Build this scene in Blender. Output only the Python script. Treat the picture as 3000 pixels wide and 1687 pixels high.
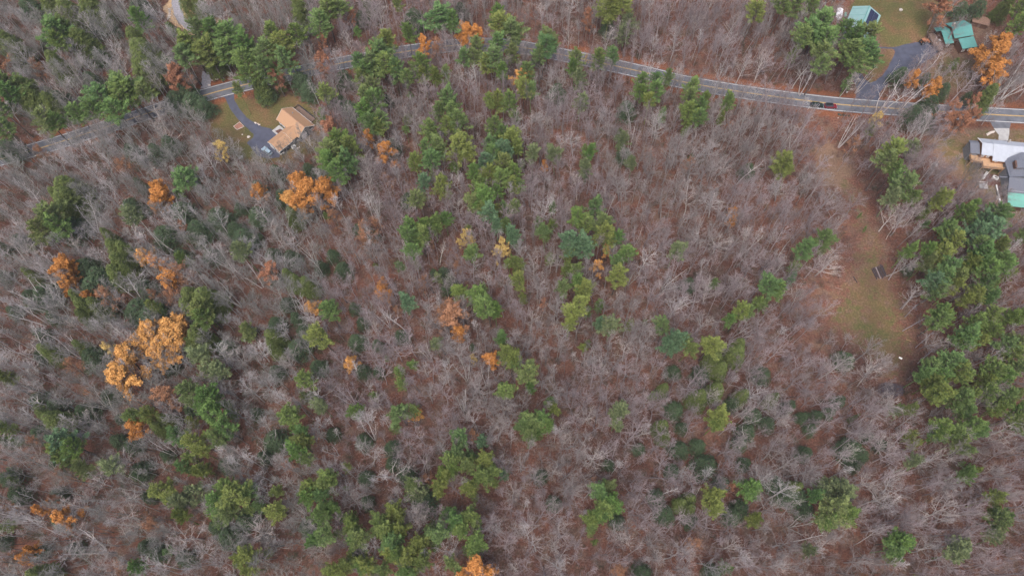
import bpy, math, random, time
import numpy as np
from mathutils import Matrix, Vector
for o in list(bpy.data.objects): bpy.data.objects.remove(o)
S = bpy.context.scene
COL = S.collection
R = math.radians
# ---------------------------------------------------------------- camera
H = 215.0; FPX = 2050.0; PITCH = R(65); ROLL = R(-2.4)
cd = bpy.data.cameras.new('camera'); cam = bpy.data.objects.new('camera', cd); COL.objects.link(cam)
cd.sensor_width = 36; cd.lens = 36*FPX/3000; cd.clip_start = 1; cd.clip_end = 6000
cam.matrix_world = Matrix.Translation((0, 0, H)) @ Matrix.Rotation(math.pi/2-PITCH, 4, 'X') @ Matrix.Rotation(ROLL, 4, 'Z')
S.camera = cam
# ---------------------------------------------------------------- light: overcast
w = bpy.data.worlds.new('World'); S.world = w; w.use_nodes = True
nt = w.node_tree; bg = nt.nodes['Background']
sky = nt.nodes.new('ShaderNodeTexSky'); sky.sky_type = 'NISHITA'; sky.sun_disc = False
sky.sun_elevation = R(62); sky.sun_rotation = R(200); sky.air_density = 1.0; sky.dust_density = 6.0; sky.ozone_density = 1.0
nt.links.new(sky.outputs[0], bg.inputs[0]); bg.inputs[1].default_value = 0.15
sd = bpy.data.lights.new('sun', 'SUN'); sun = bpy.data.objects.new('sun', sd); COL.objects.link(sun)
sd.energy = 1.2; sd.angle = R(45); sd.color = (1, .97, .955)
sun.rotation_euler = (R(28), 0, R(180-200))
S.view_settings.view_transform = 'Standard'; S.view_settings.look = 'None'; S.view_settings.gamma = 1
S.view_settings.exposure = 0.68
S.render.engine = 'CYCLES'
S.cycles.max_bounces = 5; S.cycles.diffuse_bounces = 2; S.cycles.glossy_bounces = 2; S.cycles.transmission_bounces = 2

# ---------------------------------------------------------------- helpers
def at(px, py, z=0.0):
    """point of the place (metres) seen at photograph pixel px, py and standing z high"""
    x = (px-1500)/FPX; y = (843.5-py)/FPX
    xr = x*math.cos(ROLL)-y*math.sin(ROLL); yr = x*math.sin(ROLL)+y*math.cos(ROLL)
    a = math.pi/2-PITCH
    d = (xr, yr*math.cos(a)+math.sin(a), yr*math.sin(a)-math.cos(a))
    t = (z-H)/d[2]
    return d[0]*t, d[1]*t
def zat(ox, oy, s, pts, z=0.0): return [at(ox+x/s, oy+y/s, z) for x, y in pts]
def topx(x, y, z=0.0):
    v = cam.matrix_world.inverted() @ Vector((x, y, z))
    return 1500+FPX*v.x/-v.z, 843.5-FPX*v.y/-v.z
def lin(c): return tuple(((v/255)/12.92 if v/255 <= .04045 else ((v/255+.055)/1.055)**2.4) for v in c)

MATS = {}
def mat(name, col, rough=.8, metal=0.0, var=0.12, scale=1.5, col2=None, bump=0.0, spec=.3, wave=None):
    """plain procedural surface: base colour broken up by noise"""
    if name in MATS: return MATS[name]
    m = bpy.data.materials.new(name); m.use_nodes = True; n = m.node_tree.nodes; l = m.node_tree.links
    b = n['Principled BSDF']; b.inputs['Roughness'].default_value = rough; b.inputs['Metallic'].default_value = metal
    b.inputs['Specular IOR Level'].default_value = spec
    tc = n.new('ShaderNodeTexCoord'); no = n.new('ShaderNodeTexNoise'); no.inputs['Scale'].default_value = scale; no.inputs['Detail'].default_value = 5
    l.new(tc.outputs['Object'], no.inputs['Vector'])
    cr = n.new('ShaderNodeValToRGB'); c2 = col2 or tuple(c*(1+2*var) for c in col)
    cr.color_ramp.elements[0].position = .3; cr.color_ramp.elements[1].position = .7
    cr.color_ramp.elements[0].color = (*[c*(1-var) for c in col], 1) if not col2 else (*col, 1); cr.color_ramp.elements[1].color = (*c2, 1)
    l.new(no.outputs['Fac'], cr.inputs['Fac']); out = cr.outputs['Color']
    if wave:
        wv = n.new('ShaderNodeTexWave'); wv.inputs['Scale'].default_value = wave[0]; wv.bands_direction = wave[1]; wv.inputs['Distortion'].default_value = .3
        l.new(tc.outputs['Object'], wv.inputs['Vector'])
        mx = n.new('ShaderNodeMix'); mx.data_type = 'RGBA'; mx.blend_type = 'MULTIPLY'; mx.inputs[0].default_value = wave[2]
        l.new(out, mx.inputs[6]); l.new(wv.outputs['Color'], mx.inputs[7]); out = mx.outputs[2]
    l.new(out, b.inputs['Base Color'])
    if bump:
        bp = n.new('ShaderNodeBump'); bp.inputs['Strength'].default_value = bump; bp.inputs['Distance'].default_value = .05
        l.new(no.outputs['Fac'], bp.inputs['Height']); l.new(bp.outputs[0], b.inputs['Normal'])
    MATS[name] = m; return m
def tinted(name, lo, hi, scale, rough=.85, detail=3, hue=0.0, trans=0.0):
    """foliage and bark: the tree's own colour (object or instance colour) times leaf-scale variation"""
    m = bpy.data.materials.new(name); m.use_nodes = True; n = m.node_tree.nodes; l = m.node_tree.links
    b = n['Principled BSDF']; b.inputs['Roughness'].default_value = rough; b.inputs['Specular IOR Level'].default_value = .15
    at_ = n.new('ShaderNodeAttribute'); at_.attribute_type = 'INSTANCER'; at_.attribute_name = 'color'
    tc = n.new('ShaderNodeTexCoord'); no = n.new('ShaderNodeTexNoise'); no.inputs['Scale'].default_value = scale; no.inputs['Detail'].default_value = detail
    l.new(tc.outputs['Object'], no.inputs['Vector'])
    cr = n.new('ShaderNodeValToRGB'); cr.color_ramp.elements[0].position = .32; cr.color_ramp.elements[1].position = .68
    cr.color_ramp.elements[0].color = (*lo, 1); cr.color_ramp.elements[1].color = (*hi, 1)
    l.new(no.outputs['Fac'], cr.inputs['Fac'])
    mx = n.new('ShaderNodeMix'); mx.data_type = 'RGBA'; mx.blend_type = 'MULTIPLY'; mx.inputs[0].default_value = 1
    l.new(at_.outputs['Color'], mx.inputs[6]); l.new(cr.outputs['Color'], mx.inputs[7]); l.new(mx.outputs[2], b.inputs['Base Color'])
    MATS[name] = m; return m

def mesh(name, V, F, m, smooth=False):
    me = bpy.data.meshes.new(name); V = np.asarray(V, dtype=np.float32)
    if isinstance(F, np.ndarray):
        k = F.shape[1]; me.vertices.add(len(V)); me.vertices.foreach_set('co', V.ravel())
        me.loops.add(F.size); me.loops.foreach_set('vertex_index', F.astype(np.int32).ravel())
        me.polygons.add(len(F)); me.polygons.foreach_set('loop_start', np.arange(0, F.size, k, dtype=np.int32))
        me.update(calc_edges=True)
    else:
        me.from_pydata([tuple(map(float, v)) for v in V], [], F); me.update()
    if m: me.materials.append(m)
    if smooth: me.polygons.foreach_set('use_smooth', [True]*len(me.polygons))
    return me
def link(name, me, parent=None):
    o = bpy.data.objects.new(name, me); COL.objects.link(o)
    if parent: o.parent = parent
    return o
def tag(o, label=None, cat=None, group=None, kind=None):
    if label: o['label'] = label
    if cat: o['category'] = cat
    if group: o['group'] = group
    if kind: o['kind'] = kind
    return o
def thing(name, label, cat, loc, rz=0.0, group=None):
    o = bpy.data.objects.new(name, None); COL.objects.link(o); o.empty_display_size = .5
    o.location = (loc[0], loc[1], loc[2] if len(loc) > 2 else 0); o.rotation_euler = (0, 0, rz)
    return tag(o, label, cat, group)
class MB:
    def __init__(s): s.V = []; s.F = []
    def add(s, vs, fs):
        k = len(s.V); s.V += [tuple(v) for v in vs]; s.F += [[i+k for i in f] for f in fs]; return s
    def box(s, c, d, rz=0.0, top=1.0, rx=0.0):
        vs = []
        for z in (-.5, .5):
            t = top if z > 0 else 1
            for x, y in ((-.5, -.5), (.5, -.5), (.5, .5), (-.5, .5)): vs.append(Vector((x*d[0]*t, y*d[1]*t, z*d[2])))
        M = Matrix.Rotation(rz, 3, 'Z') @ Matrix.Rotation(rx, 3, 'X')
        vs = [M @ v+Vector(c) for v in vs]
        return s.add(vs, [(3, 2, 1, 0), (4, 5, 6, 7), (0, 1, 5, 4), (1, 2, 6, 5), (2, 3, 7, 6), (3, 0, 4, 7)])
    def slab(s, pts, t, d=(0, 0, -1)):
        n = len(pts); b = [tuple(p[i]+d[i]*t for i in range(3)) for p in pts]
        return s.add(list(pts)+b, [list(range(n)), list(range(2*n-1, n-1, -1))]+[(i, i+n, (i+1) % n+n, (i+1) % n) for i in range(n)])
    def prism(s, xy, z0, z1): return s.slab([(x, y, z1) for x, y in xy], z1-z0)
    def cyl(s, p0, p1, r0, r1=None, n=8):
        p0 = Vector(p0); p1 = Vector(p1); r1 = r0 if r1 is None else r1; d = (p1-p0).normalized()
        u = d.orthogonal().normalized(); v = d.cross(u); vs = []
        for p, r in ((p0, r0), (p1, r1)):
            for i in range(n): a = 2*math.pi*i/n; vs.append(p+(u*math.cos(a)+v*math.sin(a))*r)
        return s.add(vs, [list(range(n-1, -1, -1)), list(range(n, 2*n))]+[(i, (i+1) % n, (i+1) % n+n, i+n) for i in range(n)])
    def rock(s, c, r, rng, flat=.6, n=2):
        import bmesh
        bm = bmesh.new(); bmesh.ops.create_icosphere(bm, subdivisions=n, radius=1)
        ph = [rng.uniform(0, 6) for _ in range(6)]
        vs = []
        for v in bm.verts:
            k = 1+.18*math.sin(3*v.co.x+ph[0])+.15*math.sin(4*v.co.y+ph[1])+.12*math.sin(5*v.co.z+ph[2])
            vs.append((c[0]+v.co.x*r*k, c[1]+v.co.y*r*k*.85, c[2]+v.co.z*r*k*flat))
        fs = [[v.index for v in f.verts] for f in bm.faces]; bm.free()
        return s.add(vs, fs)
    def build(s, name, m, parent=None, smooth=False, bevel=0):
        o = link(name, mesh(name, s.V, s.F, m, smooth), parent)
        if bevel:
            b = o.modifiers.new('bevel', 'BEVEL'); b.width = bevel; b.segments = 2; b.limit_method = 'ANGLE'
        return o
def sdf(poly, X, Y):
    """signed distance to polygon, negative inside"""
    P_ = np.asarray(poly); d = np.full(X.shape, 1e9); ins = np.zeros(X.shape, bool); n = len(P_)
    for i in range(n):
        a = P_[i]; b = P_[(i+1) % n]; e = b-a; wx = X-a[0]; wy = Y-a[1]
        t = np.clip((wx*e[0]+wy*e[1])/max(e @ e, 1e-9), 0, 1)
        d = np.minimum(d, np.hypot(wx-e[0]*t, wy-e[1]*t))
        c = (a[1] > Y) != (b[1] > Y)
        with np.errstate(divide='ignore', invalid='ignore'): xi = a[0]+(Y-a[1])*e[0]/e[1]
        ins ^= c & (X < xi)
    return np.where(ins, -d, d)
def dline(pts, X, Y):
    P_ = np.asarray(pts); d = np.full(X.shape, 1e9)
    for i in range(len(P_)-1):
        a = P_[i]; e = P_[i+1]-a; wx = X-a[0]; wy = Y-a[1]; t = np.clip((wx*e[0]+wy*e[1])/(e @ e), 0, 1)
        d = np.minimum(d, np.hypot(wx-e[0]*t, wy-e[1]*t))
    return d
def smoothline(pts, n=8):
    P_ = [Vector(p) for p in pts]; out = []
    for i in range(len(P_)-1):
        p0 = P_[max(i-1, 0)]; p1 = P_[i]; p2 = P_[i+1]; p3 = P_[min(i+2, len(P_)-1)]
        for k in range(n):
            t = k/n; out.append(.5*((2*p1)+(p2-p0)*t+(2*p0-5*p1+4*p2-p3)*t*t+(3*p1-p0-3*p2+p3)*t**3))
    out.append(P_[-1]); return out

# ---------------------------------------------------------------- the place's layout
ROAD = smoothline([at(*p) for p in [(-160, 500), (-60, 482), (132, 430), (258, 390), (400, 343), (520, 304), (629, 271), (737, 244), (930, 200), (1060, 174), (1167, 155), (1318, 135), (1420, 130), (1532, 140), (1718, 176), (1893, 214), (2000, 240), (2155, 267), (2311, 289), (2466, 307), (2660, 321), (2815, 331), (3000, 341), (3150, 346), (3400, 352)]])
ROADP = [(p.x, p.y) for p in ROAD]
DRIVE_TAN = zat(560, 220, 5.795, [(535, 352), (720, 330), (740, 440), (785, 520), (840, 600), (890, 665), (940, 720), (1010, 775), (1090, 810), (1200, 880), (1340, 910), (1475, 990), (1600, 1090), (1510, 1260), (1500, 1400), (1300, 1420), (1120, 1375), (1060, 1285), (945, 1150), (1050, 1065), (1062, 1010), (1000, 950), (930, 880), (870, 820), (800, 750), (745, 690), (690, 620), (650, 545), (620, 480), (585, 405)])
DRIVE_GREEN = zat(2400, 0, 4.262, [(455, 1228), (470, 1120), (440, 1030), (400, 970), (410, 900), (470, 885), (540, 930), (570, 990), (640, 1037), (700, 1012), (780, 955), (830, 890), (870, 820), (905, 750), (935, 690), (948, 650), (935, 625), (905, 612), (770, 606), (700, 602), (700, 585), (770, 588), (900, 594), (960, 590), (1060, 560), (1230, 530), (1380, 500), (1440, 560), (1490, 650), (1400, 730), (1290, 800), (1150, 880), (1020, 950), (900, 1010), (810, 1090), (745, 1170), (750, 1262)])
APRON = zat(2700, 300, 4.262, [(850, 232), (905, 328), (1095, 328), (1125, 240)])
DRIVE_PALE = zat(2700, 300, 4.262, [(903, 325), (925, 360), (965, 410), (960, 470), (1080, 480), (1092, 400), (1097, 325)])
LANE = zat(460, 0, 12.07, [(500, -500), (505, 0), (515, 250), (560, 350), (600, 480), (650, 650), (750, 770), (870, 890), (960, 1000), (1100, 1090), (1290, 1200), (1500, 1330), (1620, 1240), (1450, 1060), (1300, 880), (1150, 770), (1010, 670), (940, 550), (890, 380), (850, 200), (850, 0), (850, -500)])
STUB = zat(0, 0, 2.576, [(1525, 540), (1575, 545), (1592, 600), (1590, 655), (1515, 672), (1522, 600)])
Z_LAWN_TAN = [at(*p) for p in [(632, 292), (700, 275), (735, 290), (790, 278), (860, 280), (915, 315), (945, 350), (950, 400), (925, 440), (870, 470), (790, 480), (740, 475), (690, 460), (650, 440), (618, 400), (610, 350)]]
Z_LAWN_GREEN = [at(*p) for p in [(2500, -30), (2800, -30), (2790, 30), (2730, 70), (2720, 110), (2660, 135), (2610, 142), (2620, 165), (2560, 245), (2540, 240), (2550, 190), (2590, 150), (2575, 120), (2560, 60), (2490, 30)]]
Z_YARD_GREEN = [at(*p) for p in [(2760, 150), (2860, 165), (2890, 200), (2860, 250), (2790, 280), (2700, 250), (2710, 200)]]
Z_BARN_YARD = [at(*p) for p in [(2440, 10), (2790, 0), (2960, 30), (2960, 150), (2700, 160), (2570, 250), (2430, 90)]]
Z_CLEAR = [at(*p) for p in [(2440, 500), (2500, 500), (2545, 600), (2600, 690), (2640, 800), (2670, 890), (2690, 960), (2700, 1050), (2680, 1120), (2610, 1125), (2530, 1070), (2440, 1000), (2390, 930), (2420, 850), (2470, 780), (2500, 700), (2480, 620), (2440, 560)]]
Z_YARD_PALE = [at(*p) for p in [(2715, 395), (2830, 375), (3060, 360), (3060, 660), (2960, 640), (2890, 590), (2850, 550), (2800, 520), (2740, 460)]]
Z_SAND = [at(*p) for p in [(478, 20), (505, -10), (540, 0), (600, 40), (650, 55), (655, 68), (610, 75), (570, 75), (590, 110), (560, 100), (520, 80), (495, 60)]]
Z_OPEN = [at(*p) for p in [(2360, 420), (2460, 420), (2500, 560), (2500, 700), (2440, 850), (2420, 980), (2520, 1100), (2460, 1130), (2370, 1060), (2330, 900), (2400, 760), (2430, 650), (2380, 560)]]
Z_TRACK = [at(*p) for p in [(2380, 430), (2440, 420), (2500, 480), (2480, 560), (2400, 540)]]

def build_ground():
    xs = np.concatenate([[-3500, -1800, -900, -500, -340], np.arange(-270, 271, 1.8), [340, 500, 900, 1800, 3500]])
    ys = np.concatenate([[-3500, -1800, -900, -400, -150], np.arange(-60, 301, 1.8), [360, 500, 900, 1800, 3500]])
    X, Y = np.meshgrid(xs, ys); nx = len(xs); ny = len(ys)
    V = np.stack([X.ravel(), Y.ravel(), np.zeros(X.size)], 1)
    i = np.arange(nx-1)[None, :]+nx*np.arange(ny-1)[:, None]
    F = np.stack([i, i+1, i+nx+1, i+nx], -1).reshape(-1, 4)
    def wgt(polys, soft):
        d = np.full(X.shape, 1e9)
        for p in polys: d = np.minimum(d, sdf(p, X, Y))
        return np.clip(.5-d/(2*soft), 0, 1)
    grass = np.maximum(wgt([Z_LAWN_TAN, Z_LAWN_GREEN], 3.5), .60*wgt([Z_CLEAR], 9))
    grass = np.maximum(grass, .55*wgt([Z_YARD_PALE, Z_YARD_GREEN], 4))
    straw = np.maximum(wgt([Z_YARD_PALE, Z_YARD_GREEN, Z_TRACK], 5), .55*wgt([Z_CLEAR, Z_BARN_YARD, Z_OPEN], 8))
    dr = dline(ROADP[::3], X, Y)
    rust = np.clip(1-np.abs(dr-4.5)/4.5, 0, 1)*.9
    rust = np.maximum(rust, .42*np.clip(1-np.abs(sdf(Z_CLEAR, X, Y)-3)/8, 0, 1))
    sand = wgt([Z_SAND], 1.8)
    me = mesh('ground', V, F, None)
    ca = me.color_attributes.new('zone', 'FLOAT_COLOR', 'POINT')
    ca.data.foreach_set('color', np.stack([grass, straw, rust, sand], -1).reshape(-1).astype(np.float32))
    m = bpy.data.materials.new('ground_litter'); m.use_nodes = True; n = m.node_tree.nodes; l = m.node_tree.links
    b = n['Principled BSDF']; b.inputs['Roughness'].default_value = .95; b.inputs['Specular IOR Level'].default_value = .1
    tc = n.new('ShaderNodeTexCoord')
    def noise(s, d=6, r=.6):
        q = n.new('ShaderNodeTexNoise'); q.inputs['Scale'].default_value = s; q.inputs['Detail'].default_value = d; q.inputs['Roughness'].default_value = r
        l.new(tc.outputs['Object'], q.inputs['Vector']); return q.outputs['Fac']
    def ramp(f, stops):
        q = n.new('ShaderNodeValToRGB'); e = q.color_ramp.elements
        while len(e) < len(stops): e.new(.5)
        for k, (p, c) in enumerate(stops): e[k].position = p; e[k].color = (*c, 1)
        l.new(f, q.inputs['Fac']); return q.outputs['Color']
    def mixc(f, a, c):
        q = n.new('ShaderNodeMix'); q.data_type = 'RGBA'; l.new(f, q.inputs[0]); l.new(a, q.inputs[6]); l.new(c, q.inputs[7]); return q.outputs[2]
    fine = noise(1.6, 8, .75); mid = noise(.22, 6, .65); big = noise(.035, 4)
    litter = ramp(fine, [(.3, (.045, .022, .018)), (.45, (.10, .048, .036)), (.55, (.15, .074, .054)), (.72, (.25, .15, .115))])
    litter2 = ramp(fine, [(.3, (.06, .045, .034)), (.5, (.12, .09, .07)), (.7, (.23, .18, .15))])
    base = mixc(ramp(mid, [(.46, (0, 0, 0)), (.62, (.8, .8, .8))]), litter, litter2)
    g_c = ramp(fine, [(.3, (.045, .048, .020)), (.5, (.085, .086, .034)), (.7, (.15, .13, .06))])
    g_c2 = ramp(fine, [(.3, (.07, .045, .024)), (.5, (.13, .085, .046)), (.7, (.20, .14, .085))])
    g_all = mixc(ramp(noise(.11, 5), [(.43, (0, 0, 0)), (.62, (1, 1, 1))]), g_c, g_c2)
    s_c = ramp(fine, [(.3, (.085, .055, .04)), (.5, (.155, .105, .075)), (.7, (.26, .19, .14))])
    r_c = ramp(fine, [(.3, (.09, .035, .018)), (.5, (.17, .07, .038)), (.72, (.28, .13, .08))])
    sa_c = ramp(fine, [(.3, (.28, .17, .09)), (.5, (.44, .31, .18)), (.7, (.58, .46, .31))])
    za = n.new('ShaderNodeAttribute'); za.attribute_name = 'zone'
    sp = n.new('ShaderNodeSeparateColor'); l.new(za.outputs['Color'], sp.inputs[0])
    def edge(f, lo=.38, hi=.62):       # ragged edge: weight plus noise
        q = n.new('ShaderNodeMath'); q.operation = 'ADD'; l.new(f, q.inputs[0])
        k = n.new('ShaderNodeMath'); k.operation = 'MULTIPLY_ADD'; l.new(noise(.35, 9, .75), k.inputs[0]); k.inputs[1].default_value = 1.5; k.inputs[2].default_value = -.75
        l.new(k.outputs[0], q.inputs[1])
        c = n.new('ShaderNodeMapRange'); c.interpolation_type = 'SMOOTHSTEP'; c.inputs[1].default_value = lo; c.inputs[2].default_value = hi; l.new(q.outputs[0], c.inputs[0]); return c.outputs[0]
    base = mixc(edge(sp.outputs[1], .3, .75), base, s_c)
    base = mixc(edge(sp.outputs[0], .35, .7), base, g_all)
    base = mixc(edge(sp.outputs[2], .35, .8), base, r_c)
    base = mixc(edge(za.outputs['Alpha']), base, sa_c)
    # broad tone of the ground cover
    q = n.new('ShaderNodeMix'); q.data_type = 'RGBA'; q.blend_type = 'MULTIPLY'; q.inputs[0].default_value = 1
    l.new(base, q.inputs[6]); l.new(ramp(big, [(.35, (.72, .74, .78)), (.65, (1.3, 1.2, 1.14))]), q.inputs[7])
    l.new(q.outputs[2], b.inputs['Base Color'])
    bp = n.new('ShaderNodeBump'); bp.inputs['Strength'].default_value = .5; bp.inputs['Distance'].default_value = .15
    l.new(fine, bp.inputs['Height']); l.new(bp.outputs[0], b.inputs['Normal'])
    me.materials.append(m); tag(link('ground', me), kind='structure')
build_ground()

M_ASPH = mat('asphalt', (.105, .112, .132), .9, var=.16, scale=.5, bump=.2)
M_ASPH2 = mat('new_asphalt', (.062, .068, .098), .9, var=.15, scale=.4, bump=.2)
M_GRAV = mat('gravel', (.24, .235, .26), .95, var=.2, scale=1.5, bump=.5)
M_CONC = mat('pale_concrete', (.33, .33, .33), .9, var=.1, scale=.8)
M_WLINE = mat('white_road_paint', (.62, .62, .62), .7, var=.12, scale=3)
M_YLINE = mat('yellow_road_paint', (.55, .36, .10), .7, var=.15, scale=3)
def ribbon(name, path, o0, o1, z, m, kind='structure', parent=None):
    V = []; F = []
    for i, p in enumerate(path):
        a = path[max(i-1, 0)]; b = path[min(i+1, len(path)-1)]; d = (b-a).normalized(); nrm = Vector((-d.y, d.x))
        V += [(p.x+nrm.x*o0, p.y+nrm.y*o0, z), (p.x+nrm.x*o1, p.y+nrm.y*o1, z)]
        if i: k = 2*i; F.append((k-2, k, k+1, k-1))
    me = mesh(name, V, F, m)
    return tag(link(name, me, parent), kind=kind)
ribbon('road', ROAD, -3.55, 3.55, .02, M_ASPH)
ribbon('road_edge_line', ROAD, 3.0, 3.17, .03, M_WLINE); ribbon('road_edge_line', ROAD, -3.17, -3.0, .03, M_WLINE)
ribbon('road_centre_line', ROAD, -.21, -.07, .03, M_YLINE); ribbon('road_centre_line', ROAD, .07, .21, .03, M_YLINE)
def sheet(name, poly, z, m, jit=.12):
    P_ = [Vector(p) for p in poly]; out = []; rng = random.Random(len(poly))
    for i, p in enumerate(P_):
        q = P_[(i+1) % len(P_)]; k = max(1, int((q-p).length/1.0))
        for j in range(k): v = p.lerp(q, j/k); out.append((v.x+rng.uniform(-jit, jit), v.y+rng.uniform(-jit, jit), z))
    me = mesh(name, out, [list(range(len(out)))], m)
    return tag(link(name, me), kind='structure')
sheet('driveway', DRIVE_TAN, .012, M_ASPH2); sheet('driveway', DRIVE_GREEN, .012, M_ASPH2)
sheet('driveway', APRON, .008, M_ASPH); sheet('driveway', DRIVE_PALE, .014, M_CONC, .05)
sheet('gravel_lane', LANE, .012, M_GRAV, .2); sheet('gravel_lane', STUB, .012, M_GRAV, .2)
# ---------------------------------------------------------------- buildings
M_SHING = mat('tan_shingles', (.37, .225, .135), .85, var=.09, scale=6, wave=(3.2, 'Y', .12))
M_NAVY = mat('dark_navy_siding', (.030, .036, .062), .7, var=.1, scale=2, wave=(2.4, 'Z', .25))
M_WHITE = mat('white_trim', (.66, .66, .66), .6, var=.05)
M_GLASS = mat('window_glass', (.05, .06, .08), .12, var=.1, spec=.8)
M_BROWNB = mat('weathered_deck_boards', (.17, .12, .10), .85, var=.15, scale=2, wave=(3.3, 'X', .35))
M_CEDAR = mat('new_cedar_boards', (.46, .29, .17), .8, var=.12, scale=2, wave=(3.3, 'Y', .3))
M_CEDARD = mat('cedar_wall', (.24, .12, .06), .8, var=.12, scale=2)
M_TEAL = mat('teal_metal_roof', (.09, .25, .235), .5, var=.06, scale=.7, wave=(1.6, 'X', .14))
M_TEALP = mat('pale_teal_metal_roof', (.21, .35, .35), .5, var=.05, scale=.7, wave=(1.6, 'X', .10))
M_TEALB = mat('bright_teal_metal_roof', (.145, .36, .30), .5, var=.05, scale=.7, wave=(1.6, 'X', .10))
M_PALE = mat('pale_metal_roof', (.37, .40, .45), .5, var=.05, scale=.7, wave=(1.6, 'X', .12))
M_GREY = mat('grey_shingles', (.125, .135, .165), .85, var=.12, scale=5, wave=(3.0, 'Y', .12))
M_DARKW = mat('dark_brown_siding', (.10, .055, .04), .8, var=.12, scale=2)
M_GREYW = mat('grey_siding', (.20, .21, .23), .8, var=.1, scale=2)
M_SOLAR = mat('solar_cells', (.012, .014, .04), .25, var=.2, scale=3, spec=.6)
M_ALU = mat('aluminium', (.45, .46, .48), .4, .8)
M_STONE = mat('field_stone', (.33, .30, .27), .9, var=.3, scale=2, bump=.5)
M_BLACK = mat('black_plastic', (.02, .02, .022), .6)
M_CHIP = mat('dark_bark_mulch', (.085, .042, .035), .95, var=.3, scale=3)
def gable(root, x0, x1, yc, hw, ez, rz_, over, roofm, wallm, axis='x', th=.16, trim=None, names=('roof', 'wall'), gdeep=True):
    """gable block: ridge along axis at yc, half width hw, eaves at height ez, ridge at rz_"""
    sw = (lambda x, y, z: (x, y, z)) if axis == 'x' else (lambda x, y, z: (y, x, z))
    s = (rz_-ez)/hw
    r = MB(); zo = ez-s*0
    for sg in (-1, 1):
        r.slab([sw(x0, yc, rz_), sw(x1, yc, rz_), sw(x1, yc+sg*hw, ez), sw(x0, yc+sg*hw, ez)], th)
    ro = r.build(names[0], roofm, root)
    w_ = MB(); i = over; a, b, c, d = x0+i, x1-i, yc-hw+i, yc+hw-i; ze = ez+s*i-th-.02; zr = rz_-th-.02
    V = [sw(a, c, 0), sw(b, c, 0), sw(b, d, 0), sw(a, d, 0), sw(a, c, ze), sw(b, c, ze), sw(b, d, ze), sw(a, d, ze), sw(a, yc, zr), sw(b, yc, zr)]
    w_.add(V, [(0, 1, 5, 4), (2, 3, 7, 6), (1, 2, 6, 9, 5), (3, 0, 4, 8, 7)])
    w_.build(names[1], wallm, root)
    if trim:
        for x in (x0-.03, x1+.03):
            for sg in (-1, 1):
                p0 = sw(x, yc, rz_+.02); p1 = sw(x, yc+sg*(hw+.05), ez-.02)
                t = MB().slab([p0, p1, (p1[0], p1[1], p1[2]-.24), (p0[0], p0[1], p0[2]-.24)], .05, sw(1 if x > x0 else -1, 0, 0)); t.build('rake_board', trim, root)
    return ro
def window(root, c, w_, h, n, m=None, name='window'):
    """c centre on the wall face, n outward direction (xy)"""
    t = Vector((-n[1], n[0], 0)); nv = Vector((n[0], n[1], 0)); c = Vector(c); f = MB(); k = .12
    def bar(dx, dz, ww, hh):
        q = c+t*dx+Vector((0, 0, dz)); a = [q+t*sx*ww/2+Vector((0, 0, sz*hh/2)) for sx, sz in ((-1, -1), (1, -1), (1, 1), (-1, 1))]
        f.slab([tuple(p+nv*.07) for p in a], .1, tuple(-nv))
    bar(-w_/2, 0, k, h+k); bar(w_/2, 0, k, h+k); bar(0, h/2, w_-k, k); bar(0, -h/2, w_-k, k); bar(0, 0, w_-k, .06)
    fo = f.build(name, m or M_WHITE, root)
    g = MB(); a = [c+t*sx*(w_-k)/2+Vector((0, 0, sz*(h-k)/2)) for sx, sz in ((-1, -1), (1, -1), (1, 1), (-1, 1))]
    g.slab([tuple(p+nv*.025) for p in a], .03, tuple(-nv)); g.build('pane', M_GLASS, fo)
def railing(root, pts, z, m, h=1.0, name='railing', solid=False):
    b = MB()
    for i in range(len(pts)-1):
        p = Vector((*pts[i], 0)); q = Vector((*pts[i+1], 0)); d = q-p; L = d.length; d.normalize(); n = Vector((-d.y, d.x, 0))*.05
        if i: p = p+d*.12
        b.slab([tuple(p-n*1.6+Vector((0, 0, z+h))), tuple(q-n*1.6+Vector((0, 0, z+h))), tuple(q+n*1.6+Vector((0, 0, z+h))), tuple(p+n*1.6+Vector((0, 0, z+h)))], .07)
        k = max(2, int(L/(.16 if not solid else .3)))
        for j in range(k+1):
            c = p+d*(.06+(L-.24)*j/k); b.box((c.x, c.y, z+h/2-.06), (.05 if j % 8 else .11, .05 if j % 8 else .11, h-.1), math.atan2(d.y, d.x))
    return b.build(name, m, root)
# --- house with tan shingles
o = at(560+1540/5.795, 220+570/5.795, 5.7)
tan = thing('house', 'L-shaped house with tan shingle roof and dark navy walls on a lawn', 'house', o, R(-44.2))
gable(tan, .1, 13.1, 0, 3.9, 3.0, 5.7, .3, M_SHING, M_NAVY, trim=M_WHITE)
def xg(root, y0, y1, xc, hw, ez, rz_, n): gable(root, y0, y1, xc, hw, ez, rz_, .25, M_SHING, M_NAVY, axis='y', trim=M_WHITE if n else None, names=('garage_roof' if n else 'wing_roof', 'garage_wall' if n else 'wing_wall'))
xg(tan, -12.8, -6.35, 8.85, 3.4, 2.75, 4.4, 1); xg(tan, -6.3, -.4, 8.85, 3.25, 2.9, 4.72, 0)
for y, z in ((-2.1, 1.7), (-.6, 1.7), (2.4, 1.7)): window(tan, (12.83, y, z), .85, 1.1, (1, 0))
window(tan, (3.2, -3.63, 1.6), 1.6, 1.3, (0, -1)); window(tan, (1.4, -3.63, 1.6), .9, 1.3, (0, -1))
for x in (7.2, 10.5):
    MB().slab([(x-1.25, -12.57, 2.35), (x+1.25, -12.57, 2.35), (x+1.25, -12.57, .05), (x-1.25, -12.57, .05)], .06, (0, -1, 0)).build('garage_door', M_WHITE, tan)
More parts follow.
